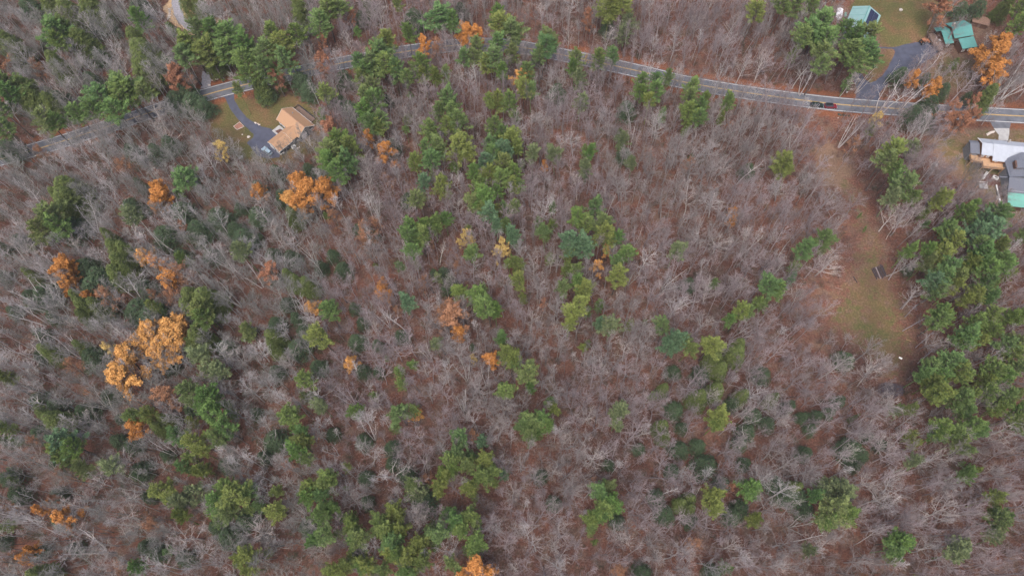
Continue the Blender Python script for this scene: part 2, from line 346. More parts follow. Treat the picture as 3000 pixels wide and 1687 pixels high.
MB().box((.2+4, 5.5, .25), (9.6, 3.0, .5)).build('deck', M_BROWNB, tan)
railing(tan, [(-.6, 4.1), (-.6, 6.95), (9.0, 6.95)], .5, M_NAVY, .9)
MB().box((4.0, 1.6, 4.85), (.3, .3, .8)).build('vent_pipe', M_GREYW, tan)
MB().box((6.6, 0, 5.72), (12.9, .32, .07)).build('ridge_cap', mat('dark_tan_shingles', (.27, .16, .105), .9), tan)
MB().box((6.6, 3.95, 2.9), (12.8, .12, .12)).build('gutter', M_WHITE, tan); MB().box((12.32, -9.6, 2.68), (.12, 6.3, .12)).build('gutter', M_WHITE, tan)
MB().prism([(.4, -7.6), (4.6, -7.6), (4.6, -4.0), (.4, -4.0)], 0, .06).build('patio', M_CONC, tan)
MB().prism([(1.5, -6.9), (4.3, -6.9), (4.2, -4.6), (2.2, -4.9)], .06, .16).build('planting_bed', M_CHIP, tan)
# --- barn
o = at(2400+630/4.262, 75/4.262, 6.2)
barn = thing('barn', 'large barn with pale teal metal roof and dark solar panels', 'barn', o, R(-119.6))
gable(barn, 0, 16.2, 0, 5.7, 3.6, 6.2, .3, M_TEALP, M_GREYW)
MB().box((8.1, 0, 6.22), (16.2, .3, .08)).build('ridge_cap', M_TEAL, barn)
s = -2.6/5.7; so = MB()
for i in range(5):
    for j in range(2):
        x0 = .75+i*1.72; y0 = 1.0+j*1.95; f = lambda y: 6.2+s*y+.12
        so = MB().slab([(x0, y0, f(y0)), (x0+1.68, y0, f(y0)), (x0+1.68, y0+1.9, f(y0+1.9)), (x0, y0+1.9, f(y0+1.9))], .05); so.build('solar_panel', M_SOLAR, barn)
MB().slab([(15.93, -1.7, 2.9), (15.93, 1.7, 2.9), (15.93, 1.7, .05), (15.93, -1.7, .05)], .06, (1, 0, 0)).build('barn_door', M_WHITE, barn)
for x in (1.4, 5.4, 9.4, 13.4):
    MB().slab([(x, -.2, 6.19), (x+.07, -.2, 6.19), (x+.07, -5.7, 3.68), (x, -5.7, 3.68)], .06).build('roof_seam', M_TEAL, barn)
# --- house with green roofs
gh = thing('house', 'house of stacked teal green roofs with stone chimney and wooden deck', 'house', (*at(2700+900/9.908, 30+520/9.908, 8), 0), R(8.9))
gable(gh, 1.9, 9.9, 1.8, 4.0, 4.35, 6.05, .3, M_TEAL, M_DARKW)
r = MB(); r.slab([(-3.6, 2.3, 4.7), (1.85, 2.3, 4.7), (1.85, 5.4, 3.4), (-2.7, 5.4, 3.4)], .15); r.slab([(-1.7, 2.25, 4.7), (1.85, 2.25, 4.7), (2.05, -3.2, 2.95), (-1.45, -3.2, 2.95)], .15); r.build('wing_roof', M_TEAL, gh)
MB().prism([(-1.3, -2.8), (1.85, -2.8), (1.85, 5.0), (-1.3, 5.0)], 0, 2.75).build('wing_wall', M_DARKW, gh)
MB().slab([(3.7, -2.4, 3.95), (10.1, -2.4, 3.95), (10.0, -6.9, 3.0), (3.8, -6.9, 3.0)], .15).build('porch_roof', M_TEAL, gh)
MB().prism([(4.1, -6.5), (9.7, -6.5), (9.7, -2.2), (4.1, -2.2)], 0, 2.8).build('porch_wall', M_DARKW, gh)
MB().box((2.75, 2.7, 4.0), (1.0, .9, 6.4), 0, .9).build('chimney', M_STONE, gh)
window(gh, (5, -6.5, 1.6), 1.1, 1.0, (0, -1)); window(gh, (7.6, -6.5, 1.6), 1.1, 1.0, (0, -1)); window(gh, (.4, -2.8, 1.6), .9, 1.0, (0, -1))
MB().prism([(-4.6, 4.9), (-4.9, -.6), (-3.9, -4.9), (-1.3, -3.4), (-1.35, 4.9)], .9, 1.1).build('deck', M_BROWNB, gh)
railing(gh, [(-1.5, 5.0), (-4.6, 4.9), (-4.9, -.6), (-3.9, -4.9), (-1.3, -3.4)], 1.1, M_BROWNB, .95)
for p in ((-4.4, 4.5), (-4.7, -.6), (-3.8, -4.6)): MB().box((*p, .45), (.18, .18, .9)).build('post', M_BROWNB, gh)
x, y = at(2700+520/9.908, 30+900/9.908, 1.3)
t = thing('patio_table', 'small pale table standing on the wooden deck', 'table', (x, y, 1.1)); MB().cyl((0, 0, .68), (0, 0, .74), .6, n=14).build('tabletop', M_CONC, t); MB().cyl((0, 0, 0), (0, 0, .68), .06, n=6).build('leg', M_BLACK, t)
for i, a in enumerate((.3, 3.6)):
    c = thing('patio_chair', ('chair right of' if i == 0 else 'chair left of')+' the pale table on the wooden deck', 'chair', (x+1.05*math.cos(a), y+1.05*math.sin(a), 1.1), a, 'deck chairs')
    MB().box((0, 0, .42), (.5, .5, .06)).build('seat', M_BROWNB, c); MB().box((.24, 0, .7), (.05, .5, .5)).build('backrest', M_BROWNB, c)
    for sx in (-.2, .2):
        for sy in (-.2, .2): MB().box((sx, sy, .2), (.05, .05, .38)).build('leg', M_BROWNB, c)
# --- brown shed by the green-roofed house
sh0 = thing('shed', 'small brown flat-roofed shed beside the teal-roofed house', 'shed', (*at(2700+1735/9.908, 30+290/9.908, 2.4), 0), R(8.9-33))
MB().prism([(-2.9, -1.7), (2.9, -1.7), (2.9, 1.7), (-2.9, 1.7)], 0, 2.2).build('wall', M_DARKW, sh0)
MB().slab([(-3.3, -2.1, 2.3), (3.3, -2.1, 2.3), (3.3, 2.1, 2.55), (-3.3, 2.1, 2.55)], .12).build('roof', mat('mossy_brown_roof', (.16, .10, .075), .9, var=.2), sh0)
MB().slab([(-.5, -1.7, 2), (.5, -1.7, 2), (.5, -1.7, .05), (-.5, -1.7, .05)], .05, (0, -1, 0)).build('door', M_BROWNB, sh0)
# --- house at the right edge
ph = thing('house', 'long house with pale metal roof, grey shingled wing and cedar decks', 'house', (*at(2820+350/6.04, 380+235/6.04, 7.5), 0), R(-10.4))
def gable2(root, x0, x1, ys, yr, yn, zs, zr, zn, roofm, wallm, th=.16, i=.3, rn='roof', wn='wall'):
    MB().slab([(x0, yr, zr), (x1, yr, zr), (x1, ys, zs), (x0, ys, zs)], th).slab([(x0, yr, zr), (x1, yr, zr), (x1, yn, zn), (x0, yn, zn)], th).build(rn, roofm, root)
    f = lambda y: (zs+(zr-zs)*(y-ys)/(yr-ys) if y < yr else zn+(zr-zn)*(yn-y)/(yn-yr))-th-.02
    a, b, c, d = x0+i, x1-i, ys+i, yn-i; V = [(a, c, 0), (b, c, 0), (b, d, 0), (a, d, 0), (a, c, f(c)), (b, c, f(c)), (b, d, f(d)), (a, d, f(d)), (a, yr, f(yr)), (b, yr, f(yr))]
    MB().add(V, [(0, 1, 5, 4), (2, 3, 7, 6), (1, 2, 6, 9, 5), (3, 0, 4, 8, 7)]).build(wn, wallm, root)
gable2(ph, .6, 4.45, -3.35, .75, 4.1, 5.15, 6.7, 5.0, M_PALE, M_CEDARD); gable2(ph, 4.5, 24, -5.0, .75, 4.1, 4.55, 6.75, 5.0, M_PALE, M_CEDARD)
MB().slab([(.3, 4.15, 5.05), (.62, 4.15, 5.05), (.62, .75, 6.72), (.5, .75, 6.72)], .2).build('rake_board', M_WHITE, ph)
gable2(ph, -2.75, .55, -2.6, 1.5, 3.0, 4.55, 5.3, 4.7, M_GREY, M_GREYW, rn='porch_roof', wn='porch_wall')
MB().cyl((5.2, 3.0, 5.2), (5.2, 3.0, 7.0), .05, n=6).build('vent_pipe', M_ALU, ph); MB().box((10.6, 3.3, 6.0), (.5, .5, 1.4)).build('chimney', M_STONE, ph)
MB().prism([(-2.25, -5.25), (1.6, -5.25), (1.6, -2.3), (-2.25, -2.3)], 2.75, 3.0).prism([(1.62, -7.2), (9.0, -7.2), (9.0, -3.05), (1.62, -3.05)], 2.74, 3.0).build('deck', M_CEDAR, ph)
railing(ph, [(-2.2, -2.4), (-2.2, -5.2), (1.6, -5.2), (1.6, -7.15), (9.0, -7.15)], 3.0, M_CEDAR, .95)
for p in ((-2.1, -5.1), (1.75, -7.0), (5.4, -7.0), (8.8, -7.0)): MB().box((*p, 1.37), (.2, .2, 2.74)).build('post', M_CEDAR, ph)
gw = MB(); gw.slab([(8.7, -3.9, 4.6), (13.3, -2.2, 7.4), (13.6, -12.0, 6.6), (8.8, -12.0, 5.4)], .16).slab([(13.3, -2.2, 7.4), (24, -2.2, 5.0), (24, -12.0, 6.0), (13.6, -12.0, 6.6)], .16)
gw.slab([(8.75, -12.05, 5.4), (24, -12.05, 6.4), (24, -17.3, 3.9), (8.5, -17.3, 3.7)], .16).build('wing_roof', M_GREY, ph)
MB().slab([(8.45, -17.35, 3.65), (24, -17.35, 3.85), (24, -22.5, 3.0), (8.2, -22.5, 2.9)], .12).build('sunroom_roof', M_TEALB, ph)
MB().prism([(9.2, -16.9), (23, -16.9), (23, -4.5), (9.2, -4.5)], 0, 4.0).build('wing_wall', M_GREYW, ph)
MB().prism([(8.9, -22.1), (23, -22.1), (23, -16.95), (8.9, -16.95)], 0, 2.7).build('sunroom_wall', M_DARKW, ph)
MB().prism([(10.3, -8.8), (13.5, -8.6), (13.3, -5.9), (10.4, -6.0)], 5.0, 7.2).build('dormer', M_DARKW, ph)
MB().slab([(10.6, -9.2, 7.15), (14.5, -9.0, 7.8), (14.5, -5.6, 7.8), (10.8, -5.7, 7.15)], .14).build('dormer_roof', M_GREY, ph)
MB().slab([(6.9, -10.4, 3.2), (12, -11.9, 5.6), (12, -12.4, 5.6), (6.9, -10.9, 3.2)], .2).build('stair_roof', M_GREY, ph)
for x in (1.6, 3.4, 6.2): window(ph, (x, -3.05 if x < 4.4 else -4.7, 4.1), .8, .8, (0, -1))
for y in (-14, -16): window(ph, (9.2, y, 2.2), .9, 1.1, (-1, 0))
# terrace of bark mulch, its retaining wall, slab and stone edging
def ploc(x, y): v = ph.matrix_basis @ Vector((x, y, 0)); return v.x, v.y
def struct_poly(name, pts, z, m): me = mesh(name, [(*ploc(*p), z) for p in pts], [list(range(len(pts)))], m); tag(link(name, me), kind='structure')
struct_poly('mulch_terrace', [(3.2, -7.4), (9, -7.4), (8.9, -12), (8.3, -21), (7.2, -19.5), (6.9, -12.6), (3.4, -12.2)], .014, M_CHIP)
t = thing('retaining_wall', 'low pale concrete wall along the dark mulch beside the right house', 'wall', (*ploc(6.95, -12.3), 0), R(-10.4)); MB().prism([(0, 0), (.35, 0), (.75, -7.4), (.35, -7.5)], 0, .6).build('block_course', M_CONC, t); MB().prism([(-.04, 0), (.39, 0), (.79, -7.4), (.31, -7.5)], .6, .68).build('capstone', M_WHITE, t)
t = thing('concrete_pad', 'square grey concrete pad on the grass below the cedar deck', 'pad', (*ploc(2.8, -13.1), 0), R(-10.4)); MB().box((0, 0, .12), (2.9, 2.3, .24)).build('slab', M_CONC, t); MB().box((0, 1.75, .12), (3.6, .14, .24)).build('timber', M_WHITE, t)
t = thing('hot_tub', 'white rectangular tub with dark opening between deck and grey wing', 'tub', (*ploc(7.3, -9.2), 0), R(-35)); MB().box((0, 0, .45), (2.0, 1.1, .9)).build('shell', M_WHITE, t, bevel=.08); MB().box((0, 0, .92), (1.1, .5, .04)).build('cover', M_BLACK, t)
t = thing('ramp', 'pale sloping gangway under the cedar deck', 'ramp', (*ploc(3.7, -8.6), 0), R(-40)); MB().slab([(-.4, -1.6, .15), (.4, -1.6, .15), (.4, 1.0, 1.6), (-.4, 1.0, 1.6)], .1).build('tread', M_CONC, t); MB().box((.45, -.3, .9), (.06, 2.4, .06), 0, 1, R(29)).build('handrail', M_ALU, t)
def chairx(x, y, z, rz, lab, m):
    c = thing('garden_chair', lab, 'chair', (x, y, z), rz, 'garden chairs'); MB().box((0, 0, .4), (.6, .6, .07)).build('seat', m, c); MB().box((0, .3, .75), (.6, .07, .7)).build('backrest', m, c)
    for sx in (-.25, .25): MB().box((sx, 0, .2), (.07, .5, .4)).build('leg', m, c)
for i, (px, py, lab) in enumerate([(2941, 533, 'upper pale garden chair on the dark mulch beside the right house'), (2947, 541, 'middle pale garden chair on the dark mulch beside the right house'), (2939, 546, 'lower pale garden chair on the dark mulch beside the right house')]): chairx(*at(px, py), 0, i*1.3, lab, M_CONC)

# ---------------------------------------------------------------- vehicles
def wheel(root, x, y, r=.34, wd=.24):
    t = MB().cyl((x, y-wd/2, r), (x, y+wd/2, r), r, n=16).build('wheel', M_BLACK, root, bevel=.03)
    MB().cyl((x, y-wd/2-.01, r), (x, y+wd/2+.01, r), r*.6, n=12).build('rim', M_ALU, t)
def car(label, px, py, ang, paint, kind, L=4.6, roofc=None):
    root = thing('parked_car', label, 'car', (*at(px, py, .5), 0), ang, 'cars parked in view'); Wd = .92
    body = {'suv': [(-2.3, .45), (-2.28, 1.05), (-2.1, 1.15), (.75, 1.15), (.95, 1.08), (2.1, .98), (2.28, .8), (2.3, .45)],
            'pickup': [(-2.7, .5), (-2.7, 1.15), (-.9, 1.15), (-.9, 1.18), (1.0, 1.18), (1.2, 1.12), (2.4, 1.02), (2.65, .85), (2.7, .5)]}[kind]
    b = MB(); n = len(body); V = []; k = Wd
    for y, f in ((-k, 0), (-k*.97, 1), (k*.97, 1), (k, 0)): V += [(x, y if z < .9 else y*.96, z) for x, z in body]
    F = [list(range(n)), list(range(4*n-1, 3*n-1, -1))]
    for r_ in range(3):
        for i in range(n): F.append((r_*n+i, r_*n+n+i, r_*n+n+(i+1) % n, r_*n+(i+1) % n))
    b.add(V, F); b.build('body', paint, root, bevel=.05)
    x0, x1, t0, t1 = (-2.15, .95, -1.85, .25) if kind == 'suv' else (-.95, 1.1, -.75, .45); zt = 1.72
    zb = 1.14
    g = MB(); g.add([(x0, -.84, zb), (x1, -.84, zb), (x1, .84, zb), (x0, .84, zb), (t0, -.66, zt-.06), (t1, -.66, zt-.06), (t1, .66, zt-.06), (t0, .66, zt-.06)], [(0, 1, 5, 4), (1, 2, 6, 5), (2, 3, 7, 6), (3, 0, 4, 7), (4, 5, 6, 7)])
    g.build('glass', M_GLASS, root)
    MB().slab([(t0-.06, -.68, zt), (t1+.05, -.68, zt), (t1+.05, .68, zt), (t0-.06, .68, zt)], .07).build('roof', roofc or paint, root, bevel=.03)
    for sy in (-.8, .8):
        for xa, xb in ((x0, t0), (x1, t1), ((x0+x1)/2, (t0+t1)/2)):
            MB().cyl((xa, sy*1.05, zb), (xb, sy*.83, zt-.04), .05, n=4).build('pillar', roofc or paint, root)
    if kind == 'pickup': MB().box((-1.8, 0, 1.13), (1.6, 1.5, .08)).build('cargo_bed', M_BLACK, root)
    for sx in (-1.4, 1.4) if kind == 'suv' else (-1.75, 1.7):
        for sy in (-.83, .83): wheel(root, sx, sy, .36)
    e = body[-1][0]
    for sy in (-.65, .65):
        MB().box((e-.04, sy, .78), (.12, .34, .16)).build('headlight', M_WHITE, root); MB().box((body[0][0]+.03, sy, .9), (.1, .2, .26)).build('tail_light', mat('red_lens', (.35, .02, .02), .3), root)
        MB().box((x1-.25, sy*1.62, 1.2), (.12, .18, .14)).build('mirror', paint, root)
P_DK = mat('dark_green_black_paint', (.018, .035, .033), .25, .3, var=.05, spec=.6); P_RED = mat('dark_red_paint', (.20, .015, .03), .3, .2, var=.05, spec=.6); P_SLV = mat('pale_blue_grey_paint', (.34, .45, .52), .3, .3, var=.04, spec=.6); P_BLK = mat('black_paint', (.02, .022, .026), .3, .2, var=.05, spec=.6)
car('dark green sport utility car parked at the roadside, left of the pair', 2393, 309, R(-7), P_DK, 'suv', roofc=P_DK)
car('dark red and black pickup parked at the roadside, right of the pair', 2433, 312, R(-6), P_RED, 'suv', roofc=P_BLK)
a0 = at(560+1215/5.795, 220+1240/5.795); a1 = at(560+1360/5.795, 220+1355/5.795)
car('pale blue-grey car on the dark driveway by the tan-roofed house', 560+1290/5.795, 220+1297/5.795, math.atan2(a0[1]-a1[1], a0[0]-a1[0]), P_SLV, 'suv')
# rusty tractor by the deck of the green-roofed house
t = thing('tractor', 'rusty brown tractor parked on the driveway beside the wooden deck', 'tractor', (*at(2705, 124, .6), 0), R(15)); M_RUST = mat('rusty_paint', (.25, .11, .06), .7, var=.3, scale=4)
MB().box((.9, 0, 1.05), (1.7, .8, .8), 0, .85).build('hood', M_RUST, t, bevel=.08); MB().box((-.5, 0, .95), (1.2, .9, .5)).build('platform', M_RUST, t); MB().box((-.7, 0, 1.35), (.6, .6, .3)).build('seat', M_BLACK, t)
MB().box((-.6, 0, 2.2), (1.5, 1.3, .08)).build('canopy', M_RUST, t); MB().cyl((1.2, .2, 1.4), (1.2, .2, 2.1), .05, n=6).build('exhaust', M_BLACK, t)
for sx in (-1.15, -.05):
    for sy in (-.55, .55): MB().cyl((sx, sy, 1.1), (sx, sy, 2.16), .04, n=5).build('canopy_post', M_BLACK, t)
for sy in (-.75, .75): wheel(t, -.7, sy, .75, .4); wheel(t, 1.3, sy, .42, .25)
MB().box((2.25, 0, .5), (.5, 1.7, .6), 0, 1.3).build('bucket', M_RUST, t)

# ---------------------------------------------------------------- small things
def single(name, label, cat, x, y, z, rz, parts, group=None):
    t = thing(name, label, cat, (x, y, z), rz, group)
    for nm, mb, m in parts: mb.build(nm, m, t)
    return t
# covered trailer and propane tank left of the barn
x, y = at(2460, 40, 1.2)
single('boat', 'boat under a white tarpaulin with its bow towards the pines', 'boat', x, y, 0, R(-110), [('hull', MB().slab([(-3.0, -1.15, .9), (1.7, -1.15, .9), (3.2, 0, .95), (1.7, 1.15, .9), (-3.0, 1.15, .9)], .7), M_WHITE),
    ('cover', MB().slab([(-3.05, -1.2, 1.0), (-3.05, 0, 1.5), (2.0, 0, 1.5), (3.3, 0, 1.05), (1.7, -1.2, 1.0)], .06).slab([(-3.05, 0, 1.49), (-3.05, 1.2, .99), (1.7, 1.2, .99), (3.3, 0, 1.04), (2.0, 0, 1.49)], .06), mat('white_tarpaulin', (.75, .76, .80), .7, var=.04, scale=1)),
    ('trailer', MB().box((0, 0, .12), (4.5, 1.6, .1)).box((3.3, 0, .12), (2.2, .12, .1)), M_ALU)])
x, y = at(2477, 44, .6)
single('gas_tank', 'teal cylindrical tank standing beside the white covered boat', 'tank', x, y, 0, R(-110), [('tank', MB().cyl((-.85, 0, .65), (.85, 0, .65), .48, n=16).cyl((.85, 0, .65), (1.1, 0, .65), .48, .2, 16).cyl((-.85, 0, .65), (-1.1, 0, .65), .48, .2, 16), M_TEALB), ('leg', MB().box((-.5, 0, .12), (.12, .8, .24)), M_ALU), ('leg', MB().box((.5, 0, .12), (.12, .8, .24)), M_ALU), ('valve_cap', MB().cyl((0, 0, 1.1), (0, 0, 1.25), .15, n=10), M_RUST)])
rng = random.Random(5)
x, y = at(2640, 29, .3); single('boulder', 'pale round boulder alone on the lawn right of the barn', 'boulder', x, y, .2, 0, [('boulder', MB().rock((0, 0, 0), .75, rng, .55), M_STONE)])
# stack of dark logs in the clearing: every log a thing
M_LOG = mat('wet_dark_bark', (.045, .034, .038), .9, var=.3, scale=3); M_CUT = mat('sawn_wood', (.30, .22, .19), .85, var=.15); M_LOGP = mat('grey_bark', (.20, .165, .165), .9, var=.2)
d0 = at(2500+880/12.88, 740+580/12.88); d1 = at(2500+1060/12.88, 740+960/12.88); la = math.atan2(d1[1]-d0[1], d1[0]-d0[0]); cx, cy = at(2576, 799)
dr_ = Vector((math.cos(la), math.sin(la))); nr = Vector((-dr_.y, dr_.x))
WORDS = ['first', 'second', 'third', 'fourth', 'fifth', 'sixth', 'seventh', 'eighth', 'ninth', 'tenth']
nlog = 10
for i in range(nlog):
    off = (i-4.5)*.42; sh = rng.uniform(-.25, .25)+(.55 if i > 7 else 0); z = .2 if i % 2 == 0 or i > 7 else .42; ln = rng.uniform(1.9, 2.2); dark = i not in (3,)
    rr = rng.uniform(.17, .22)
    c = Vector((cx, cy))+nr*off+dr_*sh*-1
    t = thing('log', f'{WORDS[nlog-1-i]} log from the left in the dark log stack' , 'log', (c.x, c.y, 0), la+rng.uniform(-.05, .05), 'logs stacked in the clearing')
    MB().cyl((-ln, 0, z), (ln, 0, z), rr, rr*.9, 9).build('bark', M_LOG if dark else M_LOGP, t); MB().cyl((ln, 0, z), (ln+.03, 0, z), rr*.82, n=9).cyl((-ln-.03, 0, z), (-ln, 0, z), rr*.82, n=9).build('cut_end', M_CUT, t)
def log(px0, py0, px1, py1, r, label, m=M_LOGP, z=None):
    a = Vector((*at(px0, py0), 0)); b = Vector((*at(px1, py1), 0)); c = (a+b)/2; L = (b-a).length
    t = thing('fallen_log', label, 'log', (c.x, c.y, 0), math.atan2(b.y-a.y, b.x-a.x), 'logs lying on the ground'); z = z or r
    MB().cyl((-L/2, 0, z), (L/2, 0, z), r, r*.7, 9).build('bark', m, t); MB().cyl((-L/2-.03, 0, z), (-L/2, 0, z), r*.8, n=9).build('cut_end', M_CUT, t)
log(2500, 811, 2511, 829, .2, 'short dark log left of the dark log stack', M_LOG)
log(2447, 842, 2469, 849, .08, 'thin pale pole on the ground at the top left of the clearing', M_CUT); log(2654, 994, 2668, 999, .09, 'thin brown pole on the ground at the right edge of the clearing', M_CEDAR)
log(2300, 1163, 2375, 1161, .13, 'long dark log lying under bare trees below the clearing', M_LOG); log(2485, 1205, 2520, 1165, .13, 'dark log leaning right and up below the clearing', M_LOG); log(1735, 1275, 1756, 1180, .15, 'long dark trunk fallen below its upturned root plate', M_LOG)
x, y = at(2638, 1048, .2); single('bucket', 'small white bucket lying on the grass at the foot of the clearing', 'bucket', x, y, .16, R(-35), [('tub', MB().cyl((-.45, 0, 0), (.45, 0, 0), .26, .3, 12), mat('bright_white_plastic', (.82, .82, .82), .5, var=.02)), ('lid', MB().cyl((.46, 0, 0), (.52, 0, 0), .31, n=12), M_WHITE)])
x, y = at(1761, 1166, .8); t = thing('root_plate', 'dark upturned root plate at the end of a fallen trunk', 'tree stump', (x, y, 0)); mb = MB(); mb.rock((0, 0, .7), .8, rng, .9)
for i in range(22): a = rng.uniform(0, 6.28); mb.cyl((0, 0, .7), (1.5*math.cos(a)*rng.uniform(.6, 1.3), 1.5*math.sin(a)*rng.uniform(.6, 1.2), .7+rng.uniform(-.6, 1.3)), .07, .015, 4)
mb.build('roots', M_LOG, t)
# brush pile at the foot of the clearing
x, y = at(2612, 1140, .8); t = thing('brush_pile', 'dark heaped pile of cut branches at the foot of the clearing', 'brush pile', (x, y, 0)); mb = MB()
for i in range(420):
    a = rng.uniform(0, 6.28); q = rng.random()**.5; p = Vector((4.3*q*math.cos(a), 2.6*q*math.sin(a), 0)); p.z = 1.7*(1-q*q)*rng.uniform(.5, 1)+.1
    b = rng.gauss(.35, .35); L = rng.uniform(.8, 2.4); d = Vector((math.cos(b), math.sin(b), rng.uniform(-.25, .3)))*L/2; mb.cyl(p-d, p+d, rng.uniform(.02, .07), .012, 3)
mb.build('branches', mat('dark_cut_branches', (.075, .068, .085), .9, var=.35, scale=1), t)
M_ROCK = M_STONE; mb = MB(); mb.rock((0, 0, .45), 1.6, rng, .45, 3); mb.build('core', M_LOG, t)
# dark boulders beside the parked cars, pale ones near the lane and round the right house
def boulders(lst, label, group, m=M_STONE):
    for i, (px, py, r) in enumerate(lst):
        x, y = at(px, py); t = thing('boulder', label(i, len(lst)), 'boulder', (x, y, r*.25), rng.uniform(0, 6), group); MB().rock((0, 0, 0), r, rng, .6).build('stone', m, t)
M_DSTONE = mat('dark_mossy_stone', (.05, .058, .05), .9, var=.35, scale=2, bump=.4); M_PSTONE = mat('pale_granite', (.48, .43, .40), .9, var=.2, scale=2, bump=.3)
boulders([(2457, 336, .55), (2462, 338, .45), (2470, 338, .5), (2477, 339, .45), (2487, 340, .5)], lambda i, n: f'{WORDS[i]} dark boulder from the left, below the parked cars', 'dark boulders beside the road', M_DSTONE)
boulders([(2455, 346, .25)], lambda i, n: 'small white stone below the row of dark boulders', None, M_PSTONE)
boulders([(495, 27, .4), (499, 33, .5), (498, 40, .55), (497, 47, .6), (496, 53, .5), (492, 57, .45), (507, 83, .5), (514, 85, .5)], lambda i, n: f'{WORDS[i]} pale boulder from the top, left of the gravel lane', 'boulders along the gravel lane', M_PSTONE)
boulders([(595, 51, .55), (600, 60, .5), (612, 55, .45), (644, 51, .7), (630, 60, .5)], lambda i, n: f'{WORDS[i]} pale boulder on the bare sand right of the gravel lane', 'boulders on the sand', M_PSTONE)
boulders([(622, 236, .35), (634, 232, .5), (637, 234, .4), (654, 230, .5), (656, 231, .3), (613, 250, .5)], lambda i, n: f'{WORDS[i]} pale stone on the rusty verge above the road', 'stones on the verge', M_PSTONE)
boulders([(2839, 560, .4), (2845, 570, .45), (2859, 588, .6), (2866, 594, .5), (2874, 604, .9), (2880, 612, .5), (2923, 576, .45), (2941, 600, .8), (2941, 612, .5)], lambda i, n: f'{WORDS[i]} stone of the rough row below the right house', 'stones edging the yard', M_STONE)
boulders([(700+10, 395, .3), (749, 361, .45), (756, 363, .3), (760, 366, .35), (728, 402, .55), (731, 401, .35)], lambda i, n: f'{WORDS[i]} pale stone beside the driveway of the tan-roofed house', 'stones beside the driveway', M_PSTONE)
# curved step stones by the right house's drive
for i in range(7):
    a = i/6; px = 2892+a*20; py = 395-8*math.sin(a*1.6); x, y = at(px, py); t = thing('paving_stone', f'{WORDS[i]} white paving stone of the curved row near the pale driveway', 'paving stone', (x, y, 0), -a*.8, 'white paving stones in a curve')
    MB().box((0, 0, .06), (.36, 1.1, .12)).build('stone', M_PSTONE, t, bevel=.02)
# garden bed in the tan house's lawn
bx = [Vector(at(560+a/5.795, 220+b/5.795)) for a, b in [(720, 880), (825, 800), (905, 880), (780, 935)]]; c = sum(bx, Vector((0, 0)))/4
t = thing('garden_bed', 'raised square garden bed with pale edging beside the driveway', 'garden bed', (c.x, c.y, 0)); q = [p-c for p in bx]; MB().slab([(p.x*.93, p.y*.93, .16) for p in q][::-1], .15, (0, 0, -1)).build('soil', mat('red_brown_soil', (.22, .11, .08), .95, var=.25, scale=3), t)
mb = MB()
for i in range(4):
    a, b = q[i], q[(i+1) % 4]; mb.slab([(a.x, a.y, .28), (b.x, b.y, .28), (b.x*.92, b.y*.92, .28), (a.x*.92, a.y*.92, .28)], .28)
mb.build('edging', M_PSTONE, t)
# things behind the tan-roofed house
x, y = at(861, 432, .5); single('garden_shed', 'tiny white storage box behind the tan-roofed house', 'storage box', x, y, 0, R(45), [('box', MB().box((0, 0, .5), (1.5, 1.0, 1.0)), M_WHITE), ('lid', MB().slab([(-.8, -.55, 1.08), (.8, -.55, 1.08), (.8, .55, 1.2), (-.8, .55, 1.2)], .08), M_WHITE)])
for i, (px, py) in enumerate([(825, 452), (831, 449)]):
    x, y = at(px, py, .4); single('bin', ('left' if i == 0 else 'right')+' pale round bin at the corner of the tan-roofed garage', 'bin', x, y, 0, 0, [('bin', MB().cyl((0, 0, 0), (0, 0, .85), .33, .38, 12), M_CONC), ('lid', MB().cyl((0, 0, .86), (0, 0, .93), .4, .3, 12), M_WHITE)], 'bins by the garage')
x, y = at(872, 436, .2); single('bench', 'pale wooden bench on the brown ground behind the tan-roofed house', 'bench', x, y, 0, R(40), [('seat', MB().box((0, 0, .45), (2.2, .5, .07)), M_PSTONE), ('leg', MB().box((-.9, 0, .2), (.1, .45, .42)), M_PSTONE), ('leg', MB().box((.9, 0, .2), (.1, .45, .42)), M_PSTONE)])
x, y = at(705, 461, .2); single('well_cover', 'pale square well cover on the lawn below the driveway', 'well cover', x, y, 0, R(10), [('slab', MB().box((0, 0, .15), (1.5, 1.3, .3)), M_CONC), ('hatch', MB().cyl((0, 0, .31), (0, 0, .36), .4, n=14), M_STONE)])
